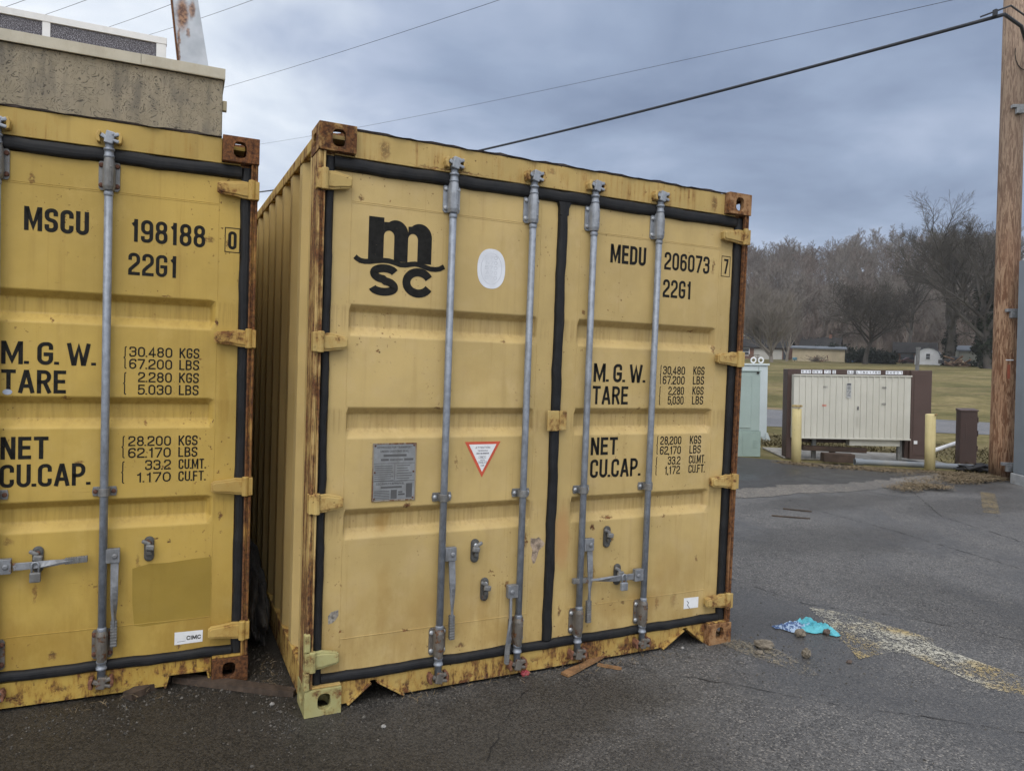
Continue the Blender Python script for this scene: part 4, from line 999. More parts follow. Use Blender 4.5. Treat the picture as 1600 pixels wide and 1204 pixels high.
mb.add([(x, y + .02, 0.062) for x, y in top] + [(x, y, 0.045) for x, y in far] + [(x, y, -0.03) for x, y in far], [tuple(range(n + len(far)))] + [(n + i, n + i + 1, n + len(far) + i + 1, n + len(far) + i) for i in range(len(far) - 1)])
mb.build('old_pavement_layer', M_lot2, kind='structure')
# seam cracks
M_crack = plain('crack dirt', (0.016, 0.014, 0.012), 0.95)
def crack(pts, w=.008, seed=1):
    r_ = random.Random(seed); P = []
    for a_, b_ in zip(pts[:-1], pts[1:]):
        n = max(2, int(math.dist(a_, b_) / 0.035))
        for k in range(n): q = k / n; P.append(Vector((a_[0] + (b_[0] - a_[0]) * q + r_.uniform(-.011, .011), a_[1] + (b_[1] - a_[1]) * q + r_.uniform(-.011, .011))))
    P.append(Vector(pts[-1])); v = []
    for i, p in enumerate(P):
        d = (P[min(i + 1, len(P) - 1)] - P[max(i - 1, 0)]).normalized(); nn = Vector((-d.y, d.x)); ww = w * r_.uniform(.0, .8) ** 1.3
        v += [(*(p + nn * ww / 2), .0035), (*(p - nn * ww / 2), .0035)]
    m = MB(); m.add(v, [(2 * i, 2 * i + 1, 2 * i + 3, 2 * i + 2) for i in range(len(P) - 1)]); m.build('pavement_crack', M_crack, kind='structure')
crack([(2.5, 1.4), (3.335, .948), (3.42, .319), (3.868, -.109), (4.157, -.622), (4.6, -1.4)], .010, 1)
crack([(1.6, .0), (1.989, -.387), (2.35, -.787), (2.734, -1.107), (2.954, -1.32), (3.5, -1.8)], .010, 2)
crack([(6.4, 3.3), (6.21, 2.934), (6.145, 1.649), (5.935, .321), (5.6, -1)], .014, 3)
crack([(8.6, 3.2), (7.4, 2.0), (7.0, .9), (6.3, .2)], .014, 4)
crack([(.6, -.62), (.756, -.405), (.909, -.216), (1.069, -.103)], .010, 5)
0 and crack([(-.095, -.005), (-.10, -.2), (-.082, -.399), (-.12, -.8)], .008, 6)
# road, concrete pad, kerb
ra, rn_ = Vector((.89, -.456)), Vector((.456, .89))
def strip(name, o0, o1, z, mat, a0=-80, a1=90):
    m = MB(); n = 40; v = []
    for i in range(n + 1):
        for o in (o0, o1): q = ra * (a0 + (a1 - a0) * i / n) + rn_ * o; v.append((q.x, q.y, z))
    m.add(v, [(2 * i, 2 * i + 1, 2 * i + 3, 2 * i + 2) for i in range(n)]); return m.build(name, mat, kind='structure')
strip('road', 16.8, 25.0, 0.008, M_road)
M_conc = plain('pale concrete', (0.27, 0.255, 0.225), 0.85, var=0.25, scale=5, bump=0.3, dirt=(0.12, 0.10, 0.07), dirtamt=0.6)
M_dirt = plain('dry verge earth', (0.20, 0.145, 0.085), 0.95, var=0.3, scale=2.0, bump=0.4, dirt=(0.10, 0.085, 0.035), dirtamt=0.7)
strip('road_verge', 25.0, 27.2, 0.012, M_dirt)
strip('far_track', 68.0, 70.5, 1.25, plain('pale gravel track', (0.25, 0.20, 0.15), 0.95, scale=.6)).hide_render = False
mb = MB(); mb.box(-1.35, -.55, -.02, 1.55, .95, .012); o = mb.build('concrete_pad', M_conc, bevel=.01, kind='structure'); o.location = (11.0, 6.15, 0.0); o.rotation_euler.z = math.atan2(-.51, .86)
# worn paint on the asphalt
def worn(name, c1, c2, cover):
    t = NT(name, 0.7); n = t.noise(34, 8, 0.82, None, 1.2); n2 = t.noise(3.0, 5, 0.65); e = t.vor(38, t.map((1, 1, 1)), 'DISTANCE_TO_EDGE')
    k = t.math('ADD', t.math('MULTIPLY', n, .95), t.math('MULTIPLY', n2, .38))
    k = t.math('ADD', k, t.rng(e, 0.0, 0.10, -0.06, 0.02))
    al = t.rng(k, 0.70 - cover * .25, 0.76 - cover * .25)
    t.color(t.mix(t.rng(t.noise(2.5, 4), 0.38, 0.58), c1, c2)); t.l(al, t.b.inputs['Alpha']); return t.m
M_arrow = worn('worn arrow paint', (0.34, 0.26, 0.12), (0.40, 0.38, 0.31), 0.16)
mb = MB(); mb.sheet([(3.385, .287), (3.55, .09), (3.60, -.15), (3.66, -.42), (3.56, -.50), (3.60, -.98), (3.95, -1.75), (3.70, -1.85), (3.38, -1.10), (3.27, -.98), (3.29, -.517), (3.237, -.457), (2.949, -.461), (3.123, -.179)], 0.004)
mb.build('painted_arrow', M_arrow, kind='structure')
M_line = worn('worn yellow line', (0.15, 0.115, 0.06), (0.17, 0.13, 0.07), 0.25)
mb = MB(); mb.sheet([(9.75, 2.80), (9.63, 2.92), (8.14, 1.99), (8.26, 1.86)], 0.004); mb.build('parking_line', M_line, kind='structure')
M_sand = worn('spilled sand', (0.17, 0.145, 0.10), (0.24, 0.205, 0.145), 0.22)
mb = MB(); mb.sheet([(2.36, .02), (2.47, .02), (2.60, -.13), (2.62, -.30), (2.56, -.52), (2.50, -.52), (2.45, -.36), (2.38, -.16)], 0.0045); mb.build('sand_spill', M_sand, kind='structure')

# dry straw litter and verge grass: nobody could count the blades
def blades(name, mat, polys, n, L, seed, up=0.25, zb=0.0, w=0.006):
    r_ = random.Random(seed); v = []; f = []
    for (cx, cy, rx, ry, ang, wt_) in polys:
        for _ in range(int(n * wt_)):
            a_ = r_.uniform(0, 6.283); q = math.sqrt(r_.random()) * (0.6 + .4 * r_.random()); lx, ly = rx * q * math.cos(a_), ry * q * math.sin(a_)
            x = cx + lx * math.cos(ang) - ly * math.sin(ang); y = cy + lx * math.sin(ang) + ly * math.cos(ang)
            z = zb + r_.random() ** 2 * .035; th = r_.uniform(0, 6.283); l = L * r_.uniform(.4, 1.3); e = r_.uniform(-.02, up) * l
            d = Vector((math.cos(th) * l, math.sin(th) * l, e)); p = Vector((x, y, z + .003)); nn = Vector((-math.sin(th), math.cos(th), r_.uniform(-.5, .5))) * w
            mid = p + d * .5 + Vector((0, 0, l * .12)); o = len(v)
            v += [p - nn, p + nn, mid + nn, mid - nn, p + d]; f += [(o, o + 1, o + 2, o + 3), (o + 3, o + 2, o + 4)]
    m = MB(); m.add(v, f); return m.build(name, mat, kind='stuff')
def straw_mat(name, c0, c1, c2):
    t = NT(name, 0.9); n = t.noise(9, 4, .6); n2 = t.noise(70, 3)
    t.color(t.mix(t.rng(n2, .4, .65, 0, .6), t.mix(t.rng(n, .38, .62), c0, c1), c2)); return t.m
M_straw = straw_mat('dry straw', (0.155, 0.112, 0.060), (0.085, 0.060, 0.034), (0.24, 0.19, 0.115))
M_vgrass = straw_mat('dead verge grass', (0.13, 0.105, 0.045), (0.085, 0.078, 0.030), (0.18, 0.14, 0.075))
aL = math.atan2(-.62, .78)
blades('dry_straw_litter', M_straw, [(9.75, 4.55, .75, .30, aL, 1.0), (10.75, 3.85, .62, .30, aL, 1.2), (9.1, 3.35, .40, .26, aL, .22), (10.45, 3.6, .55, .28, 0, .4), (10.2, 4.1, 1.3, .5, aL, .8), (9.3, 4.9, .9, .35, aL, .4), (8.6, 3.3, .4, .25, 0, .12), (8.9, 5.4, .5, .22, aL, .35), (9.7, 3.7, .8, .35, aL, .15)], 4200, .085, 11, .30, .02, .0032)
vg = []
rv = random.Random(5)
for i in range(26): vg.append((8.6 + i * .27 + rv.uniform(-.2, .2), 10.5 - i * .17 + rv.uniform(-1.3, 1.3), .8, .6, 0, .2))
blades('dead_verge_grass', M_vgrass, vg + [(12.3, 3.9, 1.2, .9, 0, .9), (13.6, 4.6, 1.6, 1.2, 0, .8), (14.5, 6.0, 2, 1.3, 0, .7), (11.9, 8.3, 2.0, .7, aL, .9), (12.6, 6.9, 1.6, .6, aL, .8), (10.6, 8.6, 1.2, .8, 0, .6)], 1600, .13, 12, .9, -.03, .009)

# ================================================================== stucco building behind the left container
bl = thing('stucco_building', 'stained tan stucco building behind the left container', 'building', (-0.18472, 0.47193, 0.0), _ya)
def stucco():
    t = NT('stained tan stucco', 0.9)
    w_ = t.noise(9, 3, .6, dist=1.2); cr = t.noise(1.0, 3, .6, t.map((11, 11, 11)), 2.2)
    line = t.math('ABSOLUTE', t.math('SUBTRACT', cr, 0.5)); worm = t.rng(t.math('ABSOLUTE', t.math('SUBTRACT', t.math('FRACT', t.math('MULTIPLY', t.noise(1.0, 2, .5, t.map((5.5, 5.5, 5.5), (1, 4, 2)), 1.0), 11.0)), .5)), .05, .16, 1, 0)
    cr2 = t.noise(1.0, 2, .6, t.map((19, 19, 19), (5, 2, 8)), 1.6); worm = t.math('MULTIPLY', worm, t.rng(cr2, .40, .56))
    worm = t.math('MULTIPLY', worm, t.rng(t.noise(3.0, 4, .6), .30, .50, .5, 1))
    big = t.noise(1.1, 6, .65); st_ = t.noise(1, 5, .6, t.map((6, 6, .9)))
    c = t.mix(t.rng(big, .3, .7), (0.215, 0.185, 0.130), (0.295, 0.255, 0.185))
    c = t.mix(t.rng(t.math('ADD', t.math('MULTIPLY', st_, .5), t.math('MULTIPLY', big, .5)), .47, .62, 0, .65), c, (0.080, 0.074, 0.066))
    c = t.mix(t.math('MULTIPLY', worm, .85), c, (0.055, 0.047, 0.038))
    t.color(c); t.bump(t.math('ADD', t.math('MULTIPLY', worm, -1.0), t.noise(60, 4, .6)), .5, .012); return t.m
mb = MB(); mb.box(-13, 7.0, -0.03, 0.11, 18, 5.19); mb.build('wall', stucco(), bl, bevel=.02)
M_fasc = plain('cream metal fascia', (0.43, 0.40, 0.32), 0.5, var=.08, scale=3, dirt=(0.24, 0.19, 0.12), dirtamt=.45)
mb = MB(); mb.box(-13, 6.955, 5.192, -0.872, 6.998, 5.325); mb.box(-0.868, 6.953, 5.194, 0.135, 6.998, 5.327); mb.box(0.112, 6.9985, 5.192, .135, 18, 5.325); mb.box(-13, 6.95, 5.185, .135, 6.975, 5.1915); mb.build('fascia', M_fasc, bl, bevel=.006)
mb = MB(); mb.box(-13, 7.0, 5.20, 0.11, 18, 5.25); mb.build('roof', plain('grey flat roof', (0.18, 0.18, 0.18), .9), bl)
mb = MB(); mb.box(.1115, 7.03, 4.80, .165, 7.12, 4.93); mb.build('wall_lamp', plain('tan lamp box', (0.30, 0.26, 0.17), .6), bl, bevel=.006)
sg = thing('roof_sign', 'dark speckled sign board in a white metal frame on the roof edge', 'sign', (-0.18472, 0.47193, 0.0), _ya)
tsp = NT('speckled dark board', .8); sp_ = tsp.noise(95, 3, .7); tsp.color(tsp.mix(tsp.rng(sp_, .48, .62), (0.045, 0.042, 0.05), (0.30, 0.29, 0.32)))
mb = MB(); mb.box(-8.5, 7.02, 5.25, -.60, 7.06, 5.515); mb.build('sign_panel', tsp.m, sg)
M_wmet = plain('white painted metal', (0.68, 0.68, 0.67), .45, var=.05, scale=4, dirt=(0.40, 0.38, 0.33), dirtamt=.3)
mb = MB(); mb.box(-8.5, 7.0, 5.517, -.58, 7.09, 5.60); 
for x in (-.70, -1.90, -3.2, -4.5, -5.8): mb.box(x - .055 if x != -.70 else -.70, 7.006, 5.30, x + .03 if x != -.70 else -.585, 7.018, 5.5165)
mb.build('sign_frame', M_wmet, sg, bevel=.003)
st_p = thing('steel_pylon', 'tapered rust stained steel pylon rising from the roof edge', 'pylon', (-0.18472, 0.47193, 0.0), _ya)
t = NT('rust stained steel', .5, .3); n = t.noise(3, 5, .6); sp = t.spots([(-.40, 5.95, .10, .30, 1), (-.29, 6.02, .05, .16, .9), (-.33, 5.72, .03, .09, .8), (-.44, 5.5, .03, .5, .9), (-.45, 6.6, .12, .4, 1)], .05, 9)
t.color(t.mix(sp, t.mix(t.rng(n, .3, .7), (0.34, 0.37, 0.41), (0.46, 0.49, 0.53)), t.mix(t.rng(t.noise(30, 5), .35, .65), (0.10, .05, .035), (0.30, .17, .10)))); M_pyl = t.m
mb = MB(); mb.prism([(-.425, 5.25), (-.06, 5.25), (-.213, 6.13), (-.52, 9.0), (-.80, 9.0), (-.525, 6.13)], 6.99, 7.02); mb.build('face_plate', M_pyl, st_p, bevel=.003)
mb = MB(); mb.prism([(-.440, 5.25), (-.4255, 5.25), (-.5255, 6.13), (-.8005, 9.0), (-.82, 9.0), (-.545, 6.13)], 6.97, 7.22); mb.build('edge_flange', paint('rusty flange', (0.20, .09, .06), rust=.8, seed=41, rough=.8), st_p)

# ================================================================== utility pole and wires
pole = thing('utility_pole', 'weathered brown wooden utility pole at the right edge', 'utility pole', (11.31, 3.61, 0), 0, tilt=TILT)
t = NT('weathered pole wood', .85)
gr = t.noise(1.0, 7, .7, t.map((26, 26, 3.2)), 1.3); g2 = t.noise(1.0, 5, .6, t.map((60, 60, 1.2))); bg = t.noise(1.3, 4, .6, t.map((1, 1, .5)))
sep = t.n('ShaderNodeSeparateXYZ'); t.l(t.tc, sep.inputs[0])
c = t.mix(t.rng(gr, .465, .535), (0.165, 0.072, 0.031), (0.41, 0.25, 0.145))
c = t.mix(t.rng(g2, .55, .72, 0, .6), c, (0.06, .028, .016)); c = t.mix(t.rng(bg, .42, .62, 0, .45), c, (0.23, .095, .04))
c = t.mix(t.rng(sep.outputs[2], 2.0, 6.0, .08, .8), c, t.mix(t.rng(gr, .4, .6), (0.20, .145, .11), (0.36, .28, .21)))
c = t.mix(t.rng(sep.outputs[2], .0, .35, .7, 0), c, (0.05, .035, .025))
t.color(c); t.bump(t.math('ADD', gr, t.math('MULTIPLY', g2, .6)), .9, .02)
mb = MB(); mb.tube([(0, 0, -.03), (0, 0, .6), (0.004, 0, 2), (-.003, 0.002, 4), (0, 0, 6), (0, 0, 9.5)], [.182, .176, .170, .163, .158, .150], 28); mb.build('pole_shaft', t.m, pole, smooth=True)
M_strut = galv('grey strut', (0.30, .31, .32)); fr = math.atan2(-.51, .86)
rgt = Vector((.86, -.51, 0)); tow = Vector((-.72, -.69, 0))
for z in (.26, 2.62, 5.72):
    mb = MB(); M = Matrix.Translation(tow * .185 + rgt * .07 + Vector((0, 0, z))) @ Matrix.Rotation(fr, 4, 'Z')
    mb.xbox(M, .13, .030, .024); mb.xbox(M @ Matrix.Translation((-.02, -.02, -.065)), .055, .03, .05); mb.xbox(M @ Matrix.Translation((-.02, -.052, -.065)), .028, .004, .028)
    mb.build('standoff_bracket', M_strut, pole, bevel=.006)
mb = MB(); M = Matrix.Translation(tow * .166 + rgt * .02 + Vector((0, 0, 1.86))) @ Matrix.Rotation(math.atan2(tow.y, tow.x) + math.pi / 2, 4, 'Z'); mb.xbox(M, .05, .012, .008); mb.build('pole_tag', M_white, pole)
mb = MB(); mb.xbox(Matrix.Translation(tow * .172 + rgt * .01 + Vector((0, 0, 1.68))) @ Matrix.Rotation(math.atan2(tow.y, tow.x) + math.pi / 2, 4, 'Z'), .018, .006, .11); mb.build('number_strip', plain('red brown number strip', (0.30, .08, .04), .6), pole)
mb = MB(); mb.tube([tow * .17 + rgt * (.13 + .16 * math.cos(q)) + Vector((0, 0, 6.55 + .28 * math.sin(q))) for q in [k * .33 for k in range(9, 19)]], .006, 6); mb.build('cable_loop', M_rubber, pole)
ris = thing('riser_cabinet', 'tall blue grey steel riser cabinet standing beside the wooden pole', 'cabinet', (11.02, 3.06, 0), fr, tilt=TILT)
M_rise = plain('blue grey steel', (0.205, 0.235, 0.27), .5, .1, var=.08, scale=2, dirt=(0.14, .14, .14), dirtamt=.3)
mb = MB(); mb.box(-.10, -.12, .16, .42, .22, 3.35); mb.build('cabinet_body', M_rise, ris, bevel=.012)
mb = MB(); mb.box(-.04, -.135, .20, .40, -.1205, 3.30); mb.build('cabinet_door', plain('lighter grey steel', (0.25, .28, .31), .5, .1, var=.06, scale=2), ris, bevel=.006)
mb = MB(); mb.box(-.12, -.15, -.02, .45, .25, .158); mb.build('plinth', plain('pale grey plinth', (0.33, .34, .35), .7), ris, bevel=.01)
mb = MB(); 
for x in (.02, .12, .24): mb.tube([(x, .0, 3.34), (x, .0, 5.2), (x, .02, 7.2)], .035, 10)
mb.build('conduit', M_rubber, ris, smooth=True)
mb = MB(); mb.box(-.04, -.055, 3.70, .09, -.037, 3.92); mb.build('warning_tag', plain('orange tag', (0.62, .13, .05), .6), ris)

M_wire = plain('dark overhead cable', (0.03, .034, .042), .6)
def wire(name, label, p0, p1, sag, r, cat='cable', group=None, extra=None):
    P0, P1 = Vector(p0), Vector(p1); n = 48; pts = []
    for k in range(n + 1):
        q = k / n; p = P0.lerp(P1, q); p.z -= sag * 4 * q * (1 - q); pts.append(p)
    m = MB(); m.tube(pts, r, 6); o = m.build(name, M_wire, smooth=True); return tag(o, label, cat, group)
wire('overhead_cable', 'thick dark cable sagging from the pole across the sky behind the right container', (9.75, 3.06, 6.56), (2.59, 30.668, 8.297), .33, .027)
mb = MB(); mb.tube([(9.60, 3.30, 6.585), (9.78, 3.0, 6.66), (10.9, 3.3, 6.80)], .012, 6); mb.tube([(9.75, 3.06, 6.56), (10.3, 3.15, 6.56), (11.0, 3.45, 6.54)], .024, 8); mb.box(9.66, 3.12, 6.555, 9.70, 3.17, 6.64); tag(mb.build('cable_clamp', M_wire), 'dark clamp and guy joining the thick cable to the pole', 'clamp')
wire('overhead_wire', 'thin wire running just above the thick cable from the pole', (9.915, 2.603, 6.87 + .02), (1.2, 38.0, 11.6), .25, .0042, 'wire', 'thin wires in the sky')
wire('overhead_wire', 'thin wire meeting the corner of the stucco building from the upper middle sky', (6.873, 10.966, 9.73), (.36, 26.803, 10.878), .08, .0062, 'wire', 'thin wires in the sky')
wire('overhead_wire', 'thin wire passing behind the steel pylon', (1.78, 16.676, 10.656), (-1.846, 28.794, 13.165), .05, .0062, 'wire', 'thin wires in the sky')
wire('overhead_wire', 'thin wire ending behind the middle of the white sign frame', (-.004, 16.809, 10.224), (-3.518, 28.685, 12.896), .05, .0062, 'wire', 'thin wires in the sky')
wire('overhead_wire', 'short thin wire above the left part of the white sign frame', (-1.662, 16.79, 9.97), (-6.005, 28.358, 12.441), .05, .0062, 'wire', 'thin wires in the sky')
wire('overhead_wire', 'thin wire clipping the extreme top left corner of the sky', (-3.171, 16.652, 9.405), (-6.495, 26.233, 11.884), .05, .0062, 'wire', 'thin wires in the sky')

# ================================================================== roadside cabinets, bollards
M_brown = plain('dark brown steel', (0.060, 0.036, 0.030), .55, var=.12, scale=3, dirt=(0.10, .075, .06), dirtamt=.3)
M_brownl = plain('brown steel door', (0.085, 0.055, 0.047), .5, var=.1, scale=2, dirt=(0.11, .08, .065), dirtamt=.3)
M_beige = plain('beige ribbed metal', (0.53, 0.52, 0.455), .5, var=.06, scale=2, dirt=(0.40, .385, .32), dirtamt=.4)
cab = thing('meter_cabinet', 'beige ribbed meter cabinet in a brown frame with an address strip along its top', 'utility cabinet', (9.60, 6.30, 0.0), fr, tilt=TILT)
mb = MB(); mb.box(-.04, .0, .0, .10, .28, 1.60); mb.box(.1005, .10, .28, 2.0, .28, 1.60); mb.box(.1005, .02, 1.505, 2.0, .0995, 1.60); mb.box(2.0005, .0, .04, 2.07, .28, 1.60); mb.build('frame', M_brown, cab, bevel=.008)
mb = MB(); mb.box(2.071, -.05, .03, 2.42, .45, 1.60); mb.build('side_cabinet', M_brownl, cab, bevel=.01)
mb = MB(); mb.box(2.115, -.058, .10, 2.36, -.0505, 1.53); mb.build('side_door', M_brownl, cab, bevel=.006)
mb = MB(); mb.box(2.13, -.066, .30, 2.19, -.059, .36); mb.build('small_label', M_white, cab)
mb = MB(); mb.box(.03, -.155, .375, 2.02, -.005, 1.50); body = mb.build('cabinet_body', M_beige, cab, bevel=.006)
mb = MB(); n = 19
for i in range(1, n): x = .03 + 1.99 * i / n; mb.prism([(x - .016, -.1555), (x - .009, -.172), (x + .009, -.172), (x + .016, -.1555)], .40, 1.48, 'z')
mb.box(.02, -.176, 1.481, 2.03, -.1552, 1.506); mb.box(.02, -.176, .372, 2.03, -.1552, .399)
mb.build('rib_panel', M_beige, cab, bevel=.002)
mb = MB(); mb.box(1.02, -.10, .255, 1.88, .08, .3745); mb.build('lower_tray', M_beige, cab, bevel=.006)
for x in (1.90, .42): 
    mb = MB(); mb.box(x, .02, 0, x + .07, .09, .374); mb.build('leg', M_galvd, cab, bevel=.004)
def tiles(parent, s, x0, dx, z, y, h=.062, dark=()):
    for i, ch in enumerate(s):
        if ch == ' ': continue
        m = MB(); x = x0 + i * dx; m.box(x, y, z, x + dx * .96, y + .004, z + h); tl = m.build('letter_tile', M_disc if i not in dark else plain('dark tile', (.20, .2, .21), .5), parent)
        m = MB(); text(m, ch, x + dx * .24, x + dx * .72, z + h * .16, h * .68, y - .0012, .14); m.build('lettering', M_ink, tl)
tiles(cab, '636', .20, .058, 1.522, .0155); tiles(cab, 'HWY', .395, .058, 1.522, .0155); tiles(cab, '70', .60, .058, 1.522, .0155); tiles(cab, 'S', .745, .058, 1.522, .0155)
tiles(cab, 'NSBLTNU1760', 1.0, .052, 1.522, .0155, dark=(2,)); tiles(cab, '84601', 1.66, .058, 1.522, .0155)
def decal(s, x, z, h, m, w=.075):
    q = MB(); text(q, s, x, x + w, z, h, -.1740, .2); q.build('lettering', m, cab)
M_dk = plain('decal print', (0.06, .06, .07), .6)
decal('101', .52, 1.27, .034, M_dk); decal('103', 1.52, 1.27, .034, M_dk); decal('102', 1.52, .985, .034, M_dk); decal('100', .51, .945, .036, M_red)
mb = MB(); mb.box(.925, -.1745, 1.10, 1.005, -.1725, 1.36); dc = mb.build('notice_decal', plain('pale grey decal', (.42, .43, .42), .6), cab)
mb = MB(); yq = -.1750; mb.box(.932, yq, 1.325, .998, yq + .0004, 1.355); ribbon(mb, [Vector(p) for p in arc(.965, 1.21, .026, .026, 0, 350, 20)], .007, True, yq); ribbon(mb, [Vector((.948, 1.228)), Vector((.982, 1.192))], .007, False, yq - .0001)
for k in range(3): mb.box(.936, yq, 1.297 - k * .02, .994 - .01 * (k % 2), yq + .0004, 1.308 - k * .02)
for k in range(2): mb.box(.938, yq, 1.135 + k * .022, .992, yq + .0004, 1.146 + k * .022)
mb.build('notice_print', M_dk, dc)
mb = MB(); mb.box(1.115, -.180, .89, 1.135, -.1725, .955); mb.build('latch', M_dk, cab); mb = MB(); mb.box(1.12, -.178, .60, 1.132, -.1725, .78); mb.build('lock_strap', M_beige, cab)
gp = thing('thin_post', 'thin grey post rising behind the brown side of the meter cabinet', 'post', (12.75, 6.13, 0), 0, tilt=0); mb = MB(); mb.tube([(0, 0, -.05), (0, 0, 2.08)], .035, 10); mb.tube([(0, 0, 2.081), (0, 0, 2.11)], .042, 10); mb.build('post_shaft', M_galvd, gp)

def bollard(loc, label, h, cap):
    b = thing('bollard', label, 'bollard', loc, .3, 'yellow bollards by the meter cabinet', tilt=TILT * 1.3)
    m = MB(); m.lathe((0, 0, -.02), [(.078, 0), (.078, h * .5), (.077, h), (.070, h + .012), (.05, h + .016)], 20); m.build('bollard_post', paint('faded bollard paint', (0.60, 0.51, 0.255), streak=.35, speck=1, seed=h * 40, rust=.06, rough=.55), b, smooth=False)
    for p in b.children[0].data.polygons: p.use_smooth = len(p.vertices) == 4
    m = MB()
    if cap: m.box(-.085, -.085, h + .012, .02, .05, h + .05); m.box(.03, -.06, h + .012, .085, .02, h + .045)
    else: m.box(-.05, -.084, h - .03, .055, -.074, h + .004)
    m.build('bollard_bracket', paint('bracket paint', (0.42, .33, .15), rust=.4, seed=h * 30), b, bevel=.006)
bollard((8.96, 5.53, .04), 'faded yellow bollard in front of the left side of the meter cabinet', .92, True)
bollard((10.70, 4.38, .03), 'faded yellow bollard in front of the brown side cabinet', .93, False)
bb = thing('pedestal_box', 'slim brown pedestal box with a sloping lid left of the wooden pole', 'utility box', (12.40, 4.86, 0), fr, tilt=TILT)
mb = MB(); mb.box(-.145, -.08, -.02, .145, .08, .98); mb.build('box_body', M_brown, bb, bevel=.008)
mb = MB(); mb.prism([(-.092, .965), (.085, .965), (.085, 1.012), (-.092, .985)], -.155, .16, 'x'); mb.build('lid', M_brownl, bb, bevel=.006)
mb = MB(); mb.box(.1455, -.06, .15, .153, .06, .9); mb.box(-.05, -.084, .3, -.042, -.0805, .75)
for z in (.25, .52, .76): mb.box(.1535, -.075, z, .163, -.05, z + .10)
mb.build('side_panel', M_brownl, bb)
M_gbox = plain('pale green steel', (0.31, 0.385, 0.36), .5, var=.06, scale=2, dirt=(0.22, .28, .24), dirtamt=.35)
M_pbox = plain('pale blue white steel', (0.52, 0.585, 0.60), .5, var=.05, scale=2, dirt=(0.36, .39, .38), dirtamt=.3)
M_gdark = plain('green grey pedestal', (0.25, 0.325, 0.295), .6, var=.1, scale=3)
g1 = thing('green_utility_box', 'pale green utility box on a pedestal, half hidden by the right container', 'utility box', (9.27, 6.66, .03), fr, tilt=TILT)
mb = MB(); mb.box(-1.1, 0, .42, -.012, .42, 1.50); mb.build('box_body', M_gbox, g1, bevel=.012)
mb = MB(); mb.box(-1.0, -.014, .47, -.17, -.0005, 1.45); mb.build('door', M_gbox, g1, bevel=.006)
mb = MB(); mb.box(-1.12, -.02, 1.501, 0.0, .44, 1.525); mb.build('lid', M_gbox, g1, bevel=.006)
mb = MB(); mb.box(-1.13, -.02, -.05, .01, .45, .418); mb.build('pedestal', M_gdark, g1, bevel=.008)
mb = MB()
for k in range(4): mb.box(-.13, -.026, .12 + k * .04, -.05, -.0205, .135 + k * .04)
mb.box(-.31, -.026, .0, -.302, -.0205, .4); mb.build('vent', M_gdark, g1)
mb = MB(); mb.lathe((-.68, -.02, 1.08), [(.012, .008), (.012, -.006), (.005, -.009)], 10, 'y'); mb.build('lock', M_galvd, g1)
mb = MB(); mb.lathe((-.06, -.018, 1.48), [(.022, .01), (.022, -.006), (.01, -.010)], 10, 'y'); mb.build('lifting_hole', M_dark, g1)
g2 = thing('pale_utility_cabinet', 'pale blue white cabinet with two white lifting rings behind the green box', 'utility box', (11.30, 8.50, -.03), fr, tilt=TILT)
mb = MB(); mb.box(-1.5, 0, .12, 0, .6, 1.68); mb.build('cabinet_body', M_pbox, g2, bevel=.012)
mb = MB(); mb.box(-1.52, -.03, 1.681, .03, .63, 1.72); mb.build('lid', M_pbox, g2, bevel=.008)
mb = MB(); mb.prism([(-.02, -.03), (.10, .0), (.02, .22), (-.03, .22)], -.02, .01); mb.box(-1.5, .0, -.03, -.02, .6, .119); mb.build('base_flap', M_pbox, g2)
mb = MB(); mb.box(-.20, -.008, .15, -.19, -.0005, 1.66); mb.box(-.55, -.008, 1.45, -.54, -.0005, 1.66); mb.build('panel_joint', M_gdark, g2)
for x in (-.30, -.14):
    m = MB(); m.tube([(x + .05 * math.cos(q), .05, 1.795 + .055 * math.sin(q)) for q in [k * math.pi / 8 for k in range(17)]], .016, 8, cap=False); m.build('lifting_ring', M_white, g2, smooth=True)
# timber on blocks, pipes, mat
M_otimb = plain('dark weathered timber', (0.055, 0.036, 0.026), .85, var=.3, scale=6, bump=.5)
o = thing('timber_beam', 'dark timber lying low in front of the meter cabinet', 'timber', (10.15, 5.72, 0), fr, tilt=0); mb = MB(); mb.box(-.55, .12, .16, .55, .26, .245); mb.build('beam', M_otimb, o, bevel=.008); mb = MB(); mb.box(-.06, .14, 0, .02, .24, .159); mb.build('prop', M_otimb, o)
o = thing('timber_block', 'short dark timber block on the asphalt under the meter cabinet', 'timber', (9.99, 5.60, .02), fr); mb = MB(); mb.box(-.24, -.10, 0, .28, .10, .15); mb.build('block', M_otimb, o, bevel=.01)
M_pvc = plain('grey plastic pipe', (0.17, 0.19, 0.21), .5, var=.06, scale=4, dirt=(.25, .22, .17), dirtamt=.4)
def pipe(label, a_, b_, r, mat, col_=None):
    m = MB(); m.tube([a_, b_], r, 14); d = (Vector(b_) - Vector(a_)); 
    o_ = m.build('pipe', mat, smooth=False); tag(o_, label, 'pipe')
    m = MB(); m.tube([Vector(a_), Vector(a_) + d.normalized() * .14], r * 1.18, 14); m.build('pipe_socket', mat, o_)
pipe('long grey plastic pipe lying in the straw in front of the meter cabinet', (10.05, 5.28, .07), (11.75, 4.30, .06), .05, M_pvc)
pipe('short pale pipe slanting beside the brown pedestal box', (11.9, 5.25, .18), (12.7, 5.2, .36), .035, M_white)
